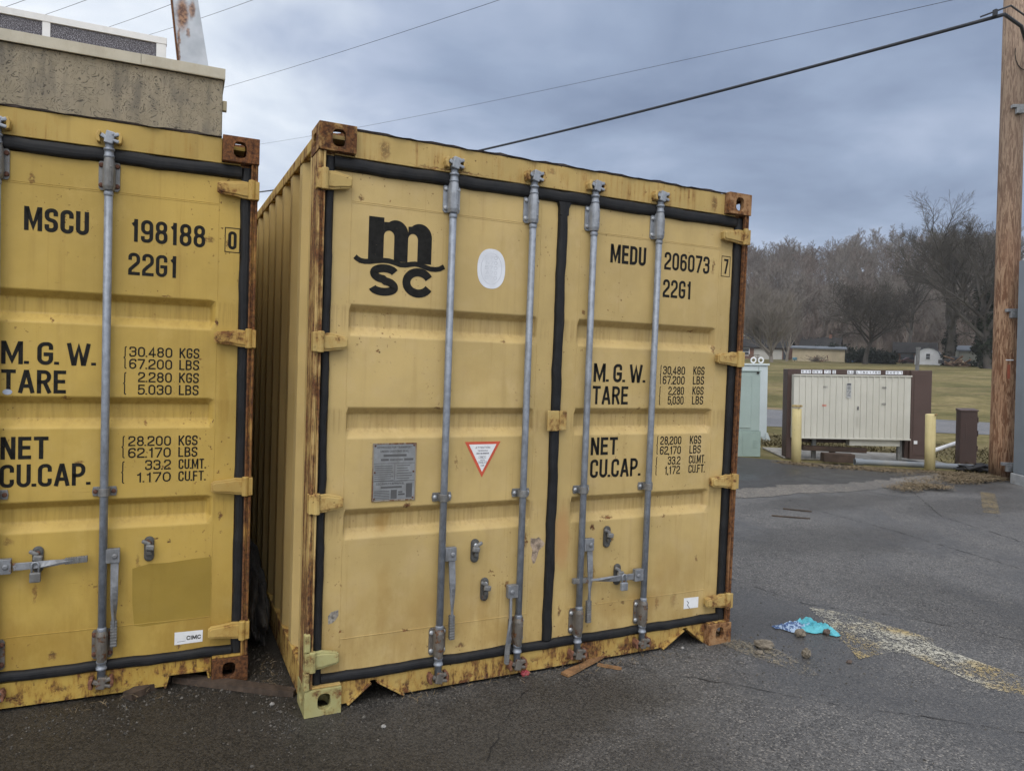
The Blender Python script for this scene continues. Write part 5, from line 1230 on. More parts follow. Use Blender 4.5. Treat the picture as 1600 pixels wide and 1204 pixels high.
def lump(name, loc, sx, sy, sz, mat, label=None, cat=None, seed=1, sub=3, rough=.35, freq=2.0, parent=None, rz=0, kind=None):
    bm = bmesh.new(); bmesh.ops.create_icosphere(bm, subdivisions=sub, radius=1)
    for v in bm.verts:
        n_ = mnoise.noise(v.co * freq + Vector((seed * 3.1, seed, 0))) * rough + mnoise.noise(v.co * freq * 2.7 + Vector((0, seed * 2.3, 1))) * rough * .4
        v.co *= 1 + n_; v.co.x *= sx; v.co.y *= sy; v.co.z *= sz
    lo = min(v.co.z for v in bm.verts) * .75
    for v in bm.verts: v.co.z = max(v.co.z - lo, -.002)
    me = bpy.data.meshes.new(name); bm.to_mesh(me); bm.free(); me.materials.append(mat)
    ob = bpy.data.objects.new(name, me); col.objects.link(ob); ob.location = loc; ob.rotation_euler.z = rz
    if label: tag(ob, label, cat)
    if kind: ob['kind'] = kind
    return ob
M_mat = plain('black tarred scrap', (0.022, .022, .024), .8, var=.4, scale=12, bump=.5)
lump('tar_scrap', (11.62, 4.12, .0), .34, .15, .075, M_mat, 'black crumbled tar scrap lying in straw beside the wooden pole', 'scrap', 4, rough=.6, rz=fr)

# ================================================================== litter on the near asphalt
M_rag = NT('turquoise cloth', .85); n = M_rag.noise(7, 3, .6); pn = M_rag.vor(70); sepx = M_rag.n('ShaderNodeSeparateXYZ'); M_rag.l(M_rag.tc, sepx.inputs[0])
pat = M_rag.mix(M_rag.rng(M_rag.noise(42, 3, .6), .44, .54), (0.32, 0.42, 0.55), (0.05, 0.09, 0.20))
M_rag.color(M_rag.mix(M_rag.rng(M_rag.math('ADD', sepx.outputs[0], M_rag.math('MULTIPLY', M_rag.math('SUBTRACT', n, .5), .35)), -.03, .01), pat, M_rag.mix(M_rag.rng(n, .3, .7), (0.045, 0.27, 0.34), (0.10, 0.40, 0.46))))
mb = MB(); nx, ny = 60, 34; v = []
for j in range(ny):
    for i in range(nx):
        u, w_ = i / (nx - 1) - .5, j / (ny - 1) - .5
        hw_ = .035 + .085 * smooth(-.5, .05, u) * (1 - .45 * smooth(.25, .5, u)) + .02 * math.sin(u * 19)
        x = u * .44 + .03 * mnoise.noise(Vector((u * 5, w_ * 4, 3))); y = w_ * 2 * hw_ + .035 * math.sin(u * 7 + 1) - .1 * u * .3
        q = mnoise.noise(Vector((u * 9, w_ * 7, 1.0))); q2 = mnoise.noise(Vector((u * 17, w_ * 11, 4)))
        ed = min(1, (0.5 - abs(w_)) * 7) * min(1, (.5 - abs(u)) * 12)
        z = .004 + ed * (.005 + .028 * abs(q) + .030 * abs(q2) + .014 * math.exp(-((u - .16) / .1) ** 2))
        v.append((x, y, z))
mb.add(v, [(j * nx + i, j * nx + i + 1, (j + 1) * nx + i + 1, (j + 1) * nx + i) for j in range(ny - 1) for i in range(nx - 1)])
rag = mb.build('rag', M_rag.m, smooth=True); rag.location = (3.03, .0, .002); rag.rotation_euler.z = R(-27); rag.scale = (.84, .80, .9); tag(rag, 'crumpled turquoise and blue patterned rag lying on the asphalt', 'rag')
M_rock = plain('tan grey rock', (0.17, 0.145, 0.11), .9, var=.35, scale=14, bump=.5)
M_rockd = plain('brown dark rock', (0.10, 0.075, 0.06), .9, var=.35, scale=14, bump=.5)
lump('rock', (2.555, -.14, 0), .055, .032, .028, M_rock, 'flat tan rock on the spilled sand', 'rock', 1, rz=-.6)
lump('rock', (2.905, -.085, 0), .035, .024, .024, M_rock, 'small grey rock at the near edge of the turquoise rag', 'rock', 2)
lump('rock', (3.09, -.125, 0), .028, .02, .02, M_rockd, 'small dark brown rock touching the right part of the rag', 'rock', 3)
lump('rock', (2.685, -.33, 0), .026, .024, .028, M_rock, 'small upright tan rock standing alone right of the sand spill', 'rock', 4)
lump('rock', (2.86, -.47, 0), .02, .012, .008, M_rockd, 'tiny dark chip of rock near the tip of the painted arrow', 'rock', 5)
lump('rock', (2.47, -.19, 0), .026, .02, .010, M_rock, 'tiny low rock at the left end of the sand spill', 'rock', 6)
lump('stone', (2.13, .20, .0), .045, .04, .04, plain('grey stone', (.2, .19, .18), .9), 'grey stone in the right notch of the right container sill', 'stone', 6)
M_splint = plain('split pine wood', (0.215, 0.115, 0.05), .8, var=.3, scale=25, bump=.4); M_splintd = plain('old plank wood', (0.058, 0.040, 0.028), .85, var=.4, scale=18, bump=.5, dirt=(.035, .025, .018), dirtamt=.6)
def splinter(label, a_, b_, w0, w1, th, mat, name='wood_splinter', zoff=.0, cat='wood scrap'):
    A_, B_ = Vector(a_), Vector(b_); d = (B_ - A_); d2 = Vector((d.x, d.y)).normalized(); nn = Vector((-d2.y, d2.x, 0)); m = MB(); v = []; n = 9; r_ = random.Random(len(label))
    for i in range(n + 1):
        q = i / n; p = A_ + d * q; w = (w0 + (w1 - w0) * q) * (1 + r_.uniform(-.12, .12)) * (0.55 if i == n else 1)
        for s_, h in ((-1, 0), (1, 0), (.9, th), (-.9, th)): v.append(p + nn * (w / 2 * s_) + Vector((0, 0, h + r_.uniform(-.001, .001) + zoff)))
    m.add(v, [(i * 4 + k, i * 4 + (k + 1) % 4, i * 4 + 4 + (k + 1) % 4, i * 4 + 4 + k) for i in range(n) for k in range(4)] + [(0, 1, 2, 3), (n * 4, n * 4 + 1, n * 4 + 2, n * 4 + 3)])
    return tag(m.build(name, mat), label, cat)
splinter('wider split pine splinter lying against the right container sill', (1.29, -.045, .003), (1.60, .062, .02), .05, .035, .012, M_splint)
splinter('thin pale pine splinter to the right of the wider one', (1.52, .0, .003), (1.61, -.09, .004), .026, .02, .010, M_splint)
splinter('long reddish stick lying far across the asphalt, the nearer of two', (5.42, 2.60, .003), (5.72, 2.35, .004), .03, .012, .01, M_splintd)
splinter('long reddish stick lying far across the asphalt, the farther of two', (5.85, 2.85, .003), (6.05, 2.62, .004), .03, .015, .01, M_splintd)
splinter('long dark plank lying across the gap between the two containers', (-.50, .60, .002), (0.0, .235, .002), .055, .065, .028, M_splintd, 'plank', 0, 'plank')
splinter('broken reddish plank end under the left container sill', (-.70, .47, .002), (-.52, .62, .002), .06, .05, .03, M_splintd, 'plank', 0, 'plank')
lump('plastic_scrap', (1.105, .035, 0), .024, .014, .016, plain('pink red plastic', (0.42, .07, .085), .5), 'small pink red scrap against the sill of the right container', 'scrap', 3)
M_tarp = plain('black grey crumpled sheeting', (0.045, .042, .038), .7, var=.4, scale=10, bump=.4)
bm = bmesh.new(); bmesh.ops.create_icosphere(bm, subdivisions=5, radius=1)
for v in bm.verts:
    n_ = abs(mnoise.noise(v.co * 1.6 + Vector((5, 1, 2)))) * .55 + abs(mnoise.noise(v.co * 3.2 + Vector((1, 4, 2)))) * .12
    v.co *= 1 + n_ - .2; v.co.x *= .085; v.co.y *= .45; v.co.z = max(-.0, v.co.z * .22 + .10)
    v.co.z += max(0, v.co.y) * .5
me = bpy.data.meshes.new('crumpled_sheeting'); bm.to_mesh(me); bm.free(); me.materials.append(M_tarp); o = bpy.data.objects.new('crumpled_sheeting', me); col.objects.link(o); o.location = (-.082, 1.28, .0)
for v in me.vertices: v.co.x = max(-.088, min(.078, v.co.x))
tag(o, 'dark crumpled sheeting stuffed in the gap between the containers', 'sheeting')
def grit(name, polys, n, seed, mat):
    r_ = np.random.default_rng(seed); V = []; F = []; o = 0
    for (cx, cy, rx, ry, wt_) in polys:
        for _ in range(int(n * wt_)):
            x, y = cx + rx * r_.normal(), cy + ry * r_.normal(); s_ = .0018 * (1 + r_.exponential(.8)); a_ = r_.uniform(0, 6.28)
            P_ = [(math.cos(a_ + k * 1.57) * s_ * r_.uniform(.7, 1.3), math.sin(a_ + k * 1.57) * s_ * r_.uniform(.7, 1.3), 0) for k in range(4)]
            V += [(x + p[0], y + p[1], .001) for p in P_] + [(x + r_.normal() * s_ * .3, y + r_.normal() * s_ * .3, s_ * 1.1)]
            F += [(o, o + 1, o + 4), (o + 1, o + 2, o + 4), (o + 2, o + 3, o + 4), (o + 3, o, o + 4)]; o += 5
    m = MB(); m.add(V, F); return m.build(name, mat, kind='stuff')
t = NT('mixed grit', .9); q_ = t.vor(90, None, 'F1', 'Color'); t.color(t.mix(t.rng(t.noise(50, 2), .35, .65), (.028, .025, .021), (.11, .10, .085)))
grit('loose_grit', [(-.09, .35, .05, .28, 1.0), (-.5, .42, .35, .07, .8), (.6, -.01, .4, .05, .8), (1.6, -.02, .4, .05, .8), (2.4, -.05, .12, .10, .5), (.1, -.15, .3, .2, .5), (2.55, -.25, .25, .22, .6), (-1.2, .3, .6, .1, .7), (1.2, -.5, 1.2, .5, .6), (3.2, -.2, .9, .7, .5)], 700, 5, t.m)
blades('windblown_straw', M_straw, [(.8, .0, .6, .05, 0, .25), (1.75, -.02, .4, .06, 0, .3), (2.42, -.05, .15, .1, 0, .15), (-.09, .5, .06, .3, 0, .25), (-.6, .42, .4, .05, 0, .2), (1.45, -.02, .2, .08, 0, .25)], 160, .045, 21, .25, .0, .0012)
rp = random.Random(9); M_peb = plain('white pebble', (0.26, .25, .235), .8, var=.2, scale=30)
for k, (x, y, lb) in enumerate([(.30, -.20, 'tiny white pebble in front of the left notch of the right container'), (-.11, .18, 'white pebble beside the pale green corner casting'), (2.10, .02, 'tiny pale pebble in front of the right notch')]):
    lump('pebble', (x, y, 0), .011, .009, .008, M_peb, lb, 'pebble', k + 2, sub=2)
# ================================================================== houses and sheds across the field
def gz(x, y): return terrain(x, y)
M_bsh = plain('beige board siding', (0.46, 0.39, 0.27), .8, var=.07, scale=.8, dirt=(.26, .21, .14), dirtamt=.4); M_roofd = plain('dark shingle roof', (0.030, .029, .029), .95, var=.25, scale=.8, spec=.08); M_roofm = plain('weathered metal roof', (0.13, .145, .165), .6, .1, var=.2, scale=.7)
M_win = plain('dark window glass', (0.03, .035, .045), .15); M_wwh = plain('white painted boards', (0.82, .83, .85), .7, var=.04, scale=1.5); M_gsh = plain('grey green siding', (0.23, .235, .20), .8, var=.1, scale=.7, dirt=(.15, .14, .11), dirtamt=.5)
M_brick = plain('red brown brick', (0.17, .085, .06), .85, var=.2, scale=3); M_crm = plain('pale yellow siding', (0.44, .40, .26), .8, var=.06, scale=1); M_garage = plain('pale garage door', (0.40, .39, .36), .7, var=.05, scale=1)
dirR = Vector((.6, -.8, 0)); FR = math.atan2(-.8, .6)      # lateral axis across the view
def house(name, label, cat, x, y, rz, w, d, h, wall, roof, kind='gable', rh=1.5, over=.35, wins=(), doors=(), z=None):
    o = thing(name, label, cat, (x, y, (gz(x, y) if z is None else z) - .1), rz)
    m = MB()
    if kind == 'gable_x':      # ridge along x
        m.prism([(0, 0), (d, 0), (d, h), (d / 2, h + rh * .97), (0, h)], 0, w, 'x'); m.build('wall', wall, o)
        m = MB()
        for a_, b_ in (((-over, h - rh * over / (d / 2)), (d / 2, h + rh)), ((d + over, h - rh * over / (d / 2)), (d / 2, h + rh))): m.prism([a_, b_, (b_[0], b_[1] + .18), (a_[0], a_[1] + .18)], -over, w + over, 'x')
        m.build('roof', roof, o)
    elif kind == 'gable_y':
        m.prism([(0, 0), (w, 0), (w, h), (w / 2, h + rh * .97), (0, h)], 0, d, 'y'); m.build('wall', wall, o)
        m = MB()
        for a_, b_ in (((-over, h - rh * over / (w / 2)), (w / 2, h + rh)), ((w + over, h - rh * over / (w / 2)), (w / 2, h + rh))): m.prism([a_, b_, (b_[0], b_[1] + .15), (a_[0], a_[1] + .15)], -over, d + over, 'y')
        m.build('roof', roof, o)
    elif kind == 'barn':
        pr = [(0, 0), (w, 0), (w, h), (w * .86, h + rh * .62), (w * .68, h + rh * .9), (w / 2, h + rh), (w * .32, h + rh * .9), (w * .14, h + rh * .62), (0, h)]
        m.prism(pr, 0, d, 'y'); m.build('wall', wall, o); m = MB(); rp_ = pr[2:]; cx, cy = w / 2, h
        for a_, b_ in zip(rp_[:-1], rp_[1:]):
            m.prism([a_, b_, (b_[0] + (b_[0] - cx) * .04, b_[1] + .1), (a_[0] + (a_[0] - cx) * .04, a_[1] + .1)], -.12, d + .12, 'y')
        m.build('roof', roof, o)
    else:                      # low mono pitch, rising to the back
        m.prism([(0, 0), (d, 0), (d, h + rh), (0, h)], 0, w, 'x'); m.build('wall', wall, o)
        m = MB(); s_ = rh / d; m.prism([(-over, h - over * s_ + .02), (d + over, h + rh + over * s_ + .02), (d + over, h + rh + over * s_ + .2), (-over, h - over * s_ + .24)], -over, w + over, 'x'); m.build('roof', roof, o)
    for (wx, wz, ww, wh, nm) in wins:
        m = MB(); m.box(wx - .09, -.06, wz - .09, wx + ww + .09, -.005, wz + wh + .09); f_ = m.build('window', M_wwh, o)
        m = MB(); k = 2 if nm == 2 else 1
        for q in range(k): m.box(wx + ww * q / k + .03, -.075, wz, wx + ww * (q + 1) / k - .03, -.062, wz + wh / 2 - .03); m.box(wx + ww * q / k + .03, -.075, wz + wh / 2 + .03, wx + ww * (q + 1) / k - .03, -.062, wz + wh)
        m.build('pane', M_win, f_)
    for (wx, wz, ww, wh, mt) in doors:
        m = MB(); m.box(wx, -.07, wz, wx + ww, -.003, wz + wh); m.build('door', mt, o)
    return o
house('beige_shed', 'long beige windowless shed with a nearly flat roof across the field', 'shed', 101.8, 92.3, math.atan2(86.0 - 92.3, 107.3 - 101.8), 8.6, 6.5, 2.35, M_bsh, M_roofm, 'mono', .5, .35)
house('white_barn_shed', 'small white round topped barn shed with one two pane window', 'shed', 109.6, 74.2, FR - .1, 3.7, 5, 1.35, M_wwh, M_roofm, 'barn', 1.45, wins=((1.55, 1.0, .6, .85, 1),))
house('grey_green_shed', 'grey green shed with a dark porch side right of the large oak', 'shed', 109.4, 66.9, FR, 3.5, 6, 2.4, M_gsh, M_roofm, 'gable_x', .7, .3)
house('porch_annex', 'dark porch annex with two white doors beside the grey green shed', 'annex', 111.5, 64.1, FR, 1.6, 5, 2.1, plain('dark brown porch wall', (.07, .06, .05), .8), M_roofm, 'mono', .5, .2, wins=((.35, .8, .4, 1.0, 1),), doors=((1.0, .3, .4, 1.7, M_wwh),))
house('ranch_house', 'dark roofed house with white windows and a pale garage behind the grey tree', 'house', 100.3, 107.5, FR, 11.5, 8, 2.4, M_brick, M_roofd, 'gable_x', 1.5, .5, wins=((1.7, .8, 2.6, 1.3, 2),), doors=((5.2, .0, 5.2, 2.1, M_garage), (10.6, .1, .7, 2.0, M_win)))
house('gable_house', 'pale yellow gable end house behind the dark roofed ranch house', 'house', 107, 117, FR, 7.0, 8, 3.7, M_crm, M_roofd, 'gable_y', 2.3, .4, wins=((4.4, 3.7, 1.0, .9, 1),))
o = house('dark_roofed_house', 'house behind the beige shed showing only its dark roof', 'house', 113.0, 100.5, FR, 6.5, 9, 2.6, M_brick, M_roofd, 'gable_x', 1.9, .5)
m = MB(); m.box(4.6, 3.9, 4.3, 5.1, 4.4, 5.2); m.build('chimney', M_brick, o)
house('brown_house', 'low brown house with a dark hipped roof left of the white barn shed', 'house', 115.5, 82.0, FR, 6.0, 7, 2.0, M_brick, M_roofd, 'gable_x', 1.7, .5, doors=((.8, 0, 2.0, 1.7, M_win), (4.0, .5, 1.0, 1.1, M_win)))
# vehicles and yard clutter
def car(name, label, cat, x, y, rz, bodym, truck=False, sc=1.0):
    o = thing(name, label, cat, (x, y, gz(x, y)), rz)
    prof = [(-2.4, .35), (2.4, .35), (2.45, .75), (2.2, .95), (1.1, 1.02), (.55, 1.55), (-.6, 1.6), (-.9, 1.05), (-2.45, 1.02)] if truck else [(-2.2, .3), (2.2, .3), (2.25, .7), (1.9, .9), (1.0, .95), (.4, 1.42), (-1.0, 1.42), (-1.7, .98), (-2.2, .9)]
    prof = [(a_ * sc, b_ * sc) for a_, b_ in prof]
    m = MB(); m.prism(prof, -.85 * sc, .85 * sc); m.build('body', bodym, o, bevel=.08)
    m = MB(); m.prism([(.95 * sc, 1.05 * sc), (.48 * sc, 1.46 * sc), (-.6 * sc, 1.48 * sc), (-.8 * sc, 1.08 * sc)], -.865 * sc, .865 * sc); m.build('window', M_win, o)
    for wx in (-1.5, 1.45):
        for wy in (-.8, .8):
            m = MB(); m.lathe((wx * sc, wy * sc, .34 * sc), [(.2 * sc, -.1), (.34 * sc, -.1), (.34 * sc, .1), (.2 * sc, .1)], 14, 'y'); m.build('wheel', M_rubber, o)
car('dark_pickup', 'dark pickup parked in the shade under the large oak', 'pickup', 105.9, 65.2, FR + .15, plain('dark blue black car paint', (.025, .028, .035), .3), True, .85)
car('red_dark_car', 'dark car with red lights by the brown house', 'car', 113.5, 77.5, FR + .2, plain('dark red car paint', (.06, .03, .03), .35), False, .75)
def heap(name, label, cat, x, y, spec, mats_, seed):
    o = thing(name, label, cat, (x, y, gz(x, y) - .05)); r_ = random.Random(seed)
    for nm, n, L, rr, mt in spec:
        m = MB()
        for _ in range(n):
            a_ = r_.uniform(0, 6.28); p = Vector((r_.gauss(0, .6), r_.gauss(0, .5), abs(r_.gauss(.25, .25)))); d = Vector((math.cos(a_), math.sin(a_), r_.uniform(-.1, .7))) * L * r_.uniform(.4, 1)
            m.tube([p, p + d], rr * r_.uniform(.5, 1), 6)
        m.build(nm, mt, o)
M_br = plain('grey brush', (.10, .08, .065), .9, var=.3); M_blue = plain('faded blue machine paint', (.06, .11, .20), .6)
heap('brush_pile', 'brush pile in front of the beige shed', 'brush pile', 101.8, 86.8, [('branches', 90, 1.5, .035, M_br), ('board', 8, 1.4, .1, M_brick)], 0, 1)
heap('yard_machinery', 'blue and dark yard machinery at the right end of the beige shed', 'machinery', 108.0, 84.4, [('frame', 26, 1.3, .07, M_dark), ('panel', 10, .9, .22, M_blue), ('wheel_frame', 6, .4, .3, M_rubber)], 0, 2)
heap('log_heap', 'heap of cut logs under the large oak', 'log pile', 105.2, 64.4, [('log', 26, 1.7, .16, plain('cut log', (.16, .10, .065), .9, var=.4, scale=1.5)), ('pale_log', 8, .9, .14, M_bsh)], 0, 3)
heap('small_cart', 'small cart with a light rail in front of the white barn shed', 'cart', 107.5, 76.4, [('frame', 14, 1.2, .05, M_dark), ('wheel_frame', 6, .4, .25, M_rubber)], 0, 4)
o = thing('blue_tub', 'small blue tub on the grass in front of the beige shed', 'tub', (100.2, 90.2, gz(100.2, 90.2))); m = MB(); m.lathe((0, 0, 0), [(.2, .2), (.35, .25), (.42, .65), (.30, .7)], 12); m.build('tub_shell', plain('pale blue plastic', (.12, .26, .34), .5), o); m = MB(); [m.tube([(a_, b_, 0), (a_ * .7, b_ * .7, .5)], .03, 5) for a_ in (-.3, .3) for b_ in (-.3, .3)]; m.build('stand', M_dark, o)
o = thing('yard_fence', 'low wooden fence beside the dark roofed ranch house', 'fence', (99.0, 104.6, gz(99, 104.6)), FR); m = MB(); [m.box(k * 1.6, 0, 0, k * 1.6 + .1, .1, 1.0) for k in range(4)]; m.build('post', M_br, o); m = MB(); [m.box(-.2, -.03, z, 5.2, -.002, z + .12) for z in (.3, .75)]; m.build('rail', M_br, o)

# ================================================================== bare winter trees
def grow(rng, H, r0, trunk=.3, spread=.9, levels=5, kids=(7, 6, 5, 5, 4), up=.25, droop=0.0, ratio=.62, wob=.12, lean=0.0, minr=.018, axis=.80, r0l=0):
    segs = []
    def branch(p, d, L, r, lv):
        n = 6 if lv == 0 else (4 if lv < 3 else 3); pts = [p]; dd = d.copy()
        for i in range(n):
            dd = dd + np.array([rng.normal(0, wob), rng.normal(0, wob), rng.normal(0, wob * .6) + (up if lv else .04) * .25 - droop * lv * .04]); dd /= np.linalg.norm(dd)
            pts.append(pts[-1] + dd * L / n)
        rr = [max(minr, r * (1 - .72 * (i / n) ** (1.0 if lv else .9))) for i in range(n + 1)]
        for i in range(n): segs.append((*pts[i], *pts[i + 1], rr[i], rr[i + 1]))
        if lv >= levels: return
        k = kids[lv]; t0 = trunk if lv == 0 else .22
        for j in range(k):
            q = t0 + (1 - t0) * (j + rng.uniform(.1, .9)) / k; q = min(q, .99); i = min(n - 1, int(q * n)); f = q * n - i
            b = pts[i] * (1 - f) + pts[i + 1] * f; ax = dd if lv else (pts[i + 1] - pts[i]); ax = ax / np.linalg.norm(ax)
            az = rng.uniform(0, 6.283) if lv else j * 2.4 + rng.uniform(-.5, .5)
            u = np.cross(ax, [0.3, .2, 1.0] if abs(ax[2]) < .9 else [1, 0, 0]); u /= np.linalg.norm(u); w = np.cross(ax, u)
            an = rng.uniform(.65, 1.15) * spread * (1.0 - .35 * q if lv == 0 else .85)
            nd = ax * math.cos(an) + (u * math.cos(az) + w * math.sin(az)) * math.sin(an); nd[2] += up * .5; nd /= np.linalg.norm(nd)
            ll = L * ratio * (1.12 - .55 * q) * rng.uniform(.75, 1.15) if lv else L * (r0l or ratio) * (1.05 - .55 * (q - t0) / (1 - t0)) * rng.uniform(.8, 1.15)
            branch(b, nd, ll, max(minr, min(rr[i] * .62, r * .55)), lv + 1)
    branch(np.zeros(3), np.array([lean, 0, 1.0]), H * axis, r0, 0)
    return np.array(segs)
def seg_mesh(segs, k=3):
    """tapered prisms for every segment, k sides"""
    p0, p1, r0, r1 = segs[:, 0:3], segs[:, 3:6], segs[:, 6:7], segs[:, 7:8]
    d = p1 - p0; d /= np.maximum(1e-9, np.linalg.norm(d, axis=1, keepdims=True))
    ref = np.where(np.abs(d[:, 2:3]) < .9, np.array([[0, 0, 1.0]]), np.array([[1.0, 0, 0]])); u = np.cross(d, ref); u /= np.linalg.norm(u, axis=1, keepdims=True); w = np.cross(d, u)
    ring0, ring1 = [], []
    for i in range(k):
        a_ = 2 * math.pi * i / k; o_ = u * math.cos(a_) + w * math.sin(a_); ring0.append(p0 + o_ * r0); ring1.append(p1 + o_ * r1)
    V = np.stack(ring0 + ring1, 1).reshape(-1, 3); m = len(segs); base = (np.arange(m) * 2 * k)[:, None, None]
    F = np.array([(i, (i + 1) % k, k + (i + 1) % k, k + i) for i in range(k)])[None]; return V, (base + F).reshape(-1, 4)
def np_mesh(name, parts, mat):
    V = np.concatenate([p[0] for p in parts]); off = 0; Fs = []
    for v_, f_ in parts: Fs.append(f_ + off); off += len(v_)
    F = np.concatenate(Fs); me = bpy.data.meshes.new(name)
    me.vertices.add(len(V)); me.vertices.foreach_set('co', V.astype(np.float32).ravel())
    me.loops.add(F.size); me.loops.foreach_set('vertex_index', F.astype(np.int32).ravel())
    me.polygons.add(len(F)); me.polygons.foreach_set('loop_start', np.arange(0, F.size, 4, dtype=np.int32)); me.polygons.foreach_set('loop_total', np.full(len(F), 4, dtype=np.int32))
    me.update(calc_edges=True); me.materials.append(mat); return me
def bark(name, c0, c1): 
    t = NT(name, .9); n_ = t.noise(.35, 4, .6); t.color(t.mix(t.rng(n_, .3, .7), c0, c1)); t.b.inputs['Specular IOR Level'].default_value = .15; return t.m
M_oak = bark('dark grey bark', (.072, .065, .056), (.115, .104, .090)); M_greyt = bark('pale grey bark', (.185, .165, .142), (.250, .222, .192)); M_dkt = bark('dark bark', (.055, .050, .045), (.092, .082, .071))
M_wood = bark('brown grey bark', (.150, .132, .117), (.230, .204, .182)); M_woodr = bark('reddish brown bark', (.135, .108, .093), (.195, .160, .140))
def tree(name, label, x, y, segs, mat, group=None, thick=.14, zoff=-.15):
    o = thing(name, label, 'tree', (x, y, gz(x, y) + zoff), 0, group)
    big = segs[:, 6] > thick
    me = np_mesh('trunk', [seg_mesh(segs[big], 9)], mat); me.shade_smooth(); t_ = bpy.data.objects.new('trunk', me); col.objects.link(t_); t_.parent = o
    me = np_mesh('crown', [seg_mesh(segs[~big], 3)], mat); c_ = bpy.data.objects.new('crown', me); col.objects.link(c_); c_.parent = o
    return o
rg = np.random.default_rng(11)
oak = grow(np.random.default_rng(5), 31.5, .74, trunk=.34, spread=.92, levels=5, kids=(13, 8, 7, 6, 3), up=.27, ratio=.60, r0l=1.25, wob=.13, minr=.011, axis=.40)
tree('large_oak_tree', 'tallest bare oak with a broad crown left of the wooden pole', 108.35, 67.74, oak, M_oak)
g_ = grow(rg, 15, .34, trunk=.15, spread=1.0, levels=4, kids=(26, 12, 10, 7), up=.50, ratio=.62, r0l=1.5, wob=.09, minr=.008, axis=.36)
tree('pale_grey_tree', 'pale grey bushy bare tree with fine twigs nearest the right container', 85.1, 80.8, g_, M_greyt)
tree('pale_grey_tree', 'smaller pale bare tree between the grey bushy tree and the dark round tree', 96.5, 88.5, grow(rg, 11, .25, trunk=.1, spread=.75, levels=4, kids=(16, 8, 6, 4), up=.5, ratio=.6, minr=.016), M_greyt)
d_ = grow(rg, 18.5, .42, trunk=.45, spread=1.2, levels=4, kids=(14, 11, 9, 7), up=.14, ratio=.60, r0l=1.30, wob=.12, minr=.0105, axis=.36)
tree('dark_round_tree', 'dark bare tree with a round umbrella crown behind the meter cabinet', 97.7, 74.0, d_, M_dkt)
tree('slim_dark_tree', 'slim dark trunk standing left of the large oak', 121.6, 83.8, grow(rg, 21, .40, trunk=.3, spread=.9, levels=4, kids=(12, 7, 6, 4), up=.2, ratio=.5, minr=.022), M_dkt)
iv = grow(rg, 20, .55, trunk=.2, spread=.9, levels=4, kids=(13, 7, 6, 5), up=.1, droop=.3, ratio=.55, minr=.020, lean=.05)
tree('ivy_covered_tree', 'dark ivy covered tree half hidden behind the wooden pole', 98.6, 56.0, iv, M_dkt)
tree('ivy_covered_tree', 'dark leaning tree between the large oak and the ivy covered tree', 106.8, 62.2, grow(rg, 16, .40, trunk=.2, spread=1.1, levels=4, kids=(11, 7, 6, 5), up=.1, droop=.5, ratio=.6, minr=.02, lean=.12), M_dkt)
# leaf clumps: ivy on the trunks and evergreen shrubs
def leaf_cloud(name, mat, pts, n, size, seed, parent):
    r_ = np.random.default_rng(seed); V = []; F = []; P = np.array(pts)
    idx = r_.integers(0, len(P), n); c_ = P[idx, :3] + r_.normal(0, 1, (n, 3)) * P[idx, 3:4] * np.array([.6, .6, .7]); 
    a_ = r_.normal(0, 1, (n, 3)); a_ /= np.linalg.norm(a_, axis=1, keepdims=True); b_ = np.cross(a_, r_.normal(0, 1, (n, 3))); b_ /= np.linalg.norm(b_, axis=1, keepdims=True)
    s_ = size * r_.uniform(.5, 1.4, (n, 1)); V = np.stack([c_ - a_ * s_ - b_ * s_ * .5, c_ + a_ * s_ - b_ * s_ * .5, c_ + a_ * s_ + b_ * s_ * .5, c_ - a_ * s_ + b_ * s_ * .5], 1).reshape(-1, 3)
    F = (np.arange(n) * 4)[:, None] + np.arange(4)[None]; o_ = bpy.data.objects.new(name, np_mesh(name, [(V, F)], mat)); col.objects.link(o_); o_.parent = parent; return o_
M_ivy = bark('dark evergreen leaves', (.012, .018, .010), (.030, .036, .020)); M_ever = bark('blue green evergreen leaves', (.014, .020, .016), (.028, .034, .026))
for o in [q for q in col.objects if q.name.startswith('ivy_covered_tree')]:
    leaf_cloud('ivy', M_ivy, [(math.sin(k) * .5, math.cos(k * 1.7) * .5, .5 + k * .55, .55) for k in range(20)], 2600, .16, 4, o)
o = [q for q in col.objects if q.name == 'large_oak_tree'][0]; leaf_cloud('ivy', M_ivy, [(math.sin(k) * .5, math.cos(k * 1.7) * .5, .3 + k * .32, .42) for k in range(18)], 2200, .13, 6, o)
for (x, y, w_, h_, lb) in [(104.6, 78.6, 2.4, 2.6, 'dark evergreen shrub mass right of the dark round tree trunk'), (108.2, 82.6, 2.0, 3.0, 'dark evergreen shrub behind the yard machinery'), (103.5, 75.5, 1.5, 2.0, 'low dark evergreen shrub farthest right of the shrub row'), (113, 93, 3.0, 4.0, 'dark evergreen bush above the right end of the beige shed')]:
    o = thing('evergreen_shrub', lb, 'shrub', (x, y, gz(x, y) - .1), 0, 'evergreen shrubs by the sheds'); r_ = random.Random(int(x * 7))
    leaf_cloud('foliage', M_ever, [(r_.uniform(-w_, w_), r_.uniform(-w_, w_), r_.uniform(.2, 1) * h_ * .7, .5) for _ in range(26)], 2600, .15, int(y), o)
    m = MB(); [m.tube([(r_.uniform(-.3, .3), r_.uniform(-.3, .3), 0), (r_.uniform(-1, 1), r_.uniform(-1, 1), h_ * .6)], .05, 5) for _ in range(6)]; m.build('stem', M_dkt, o)
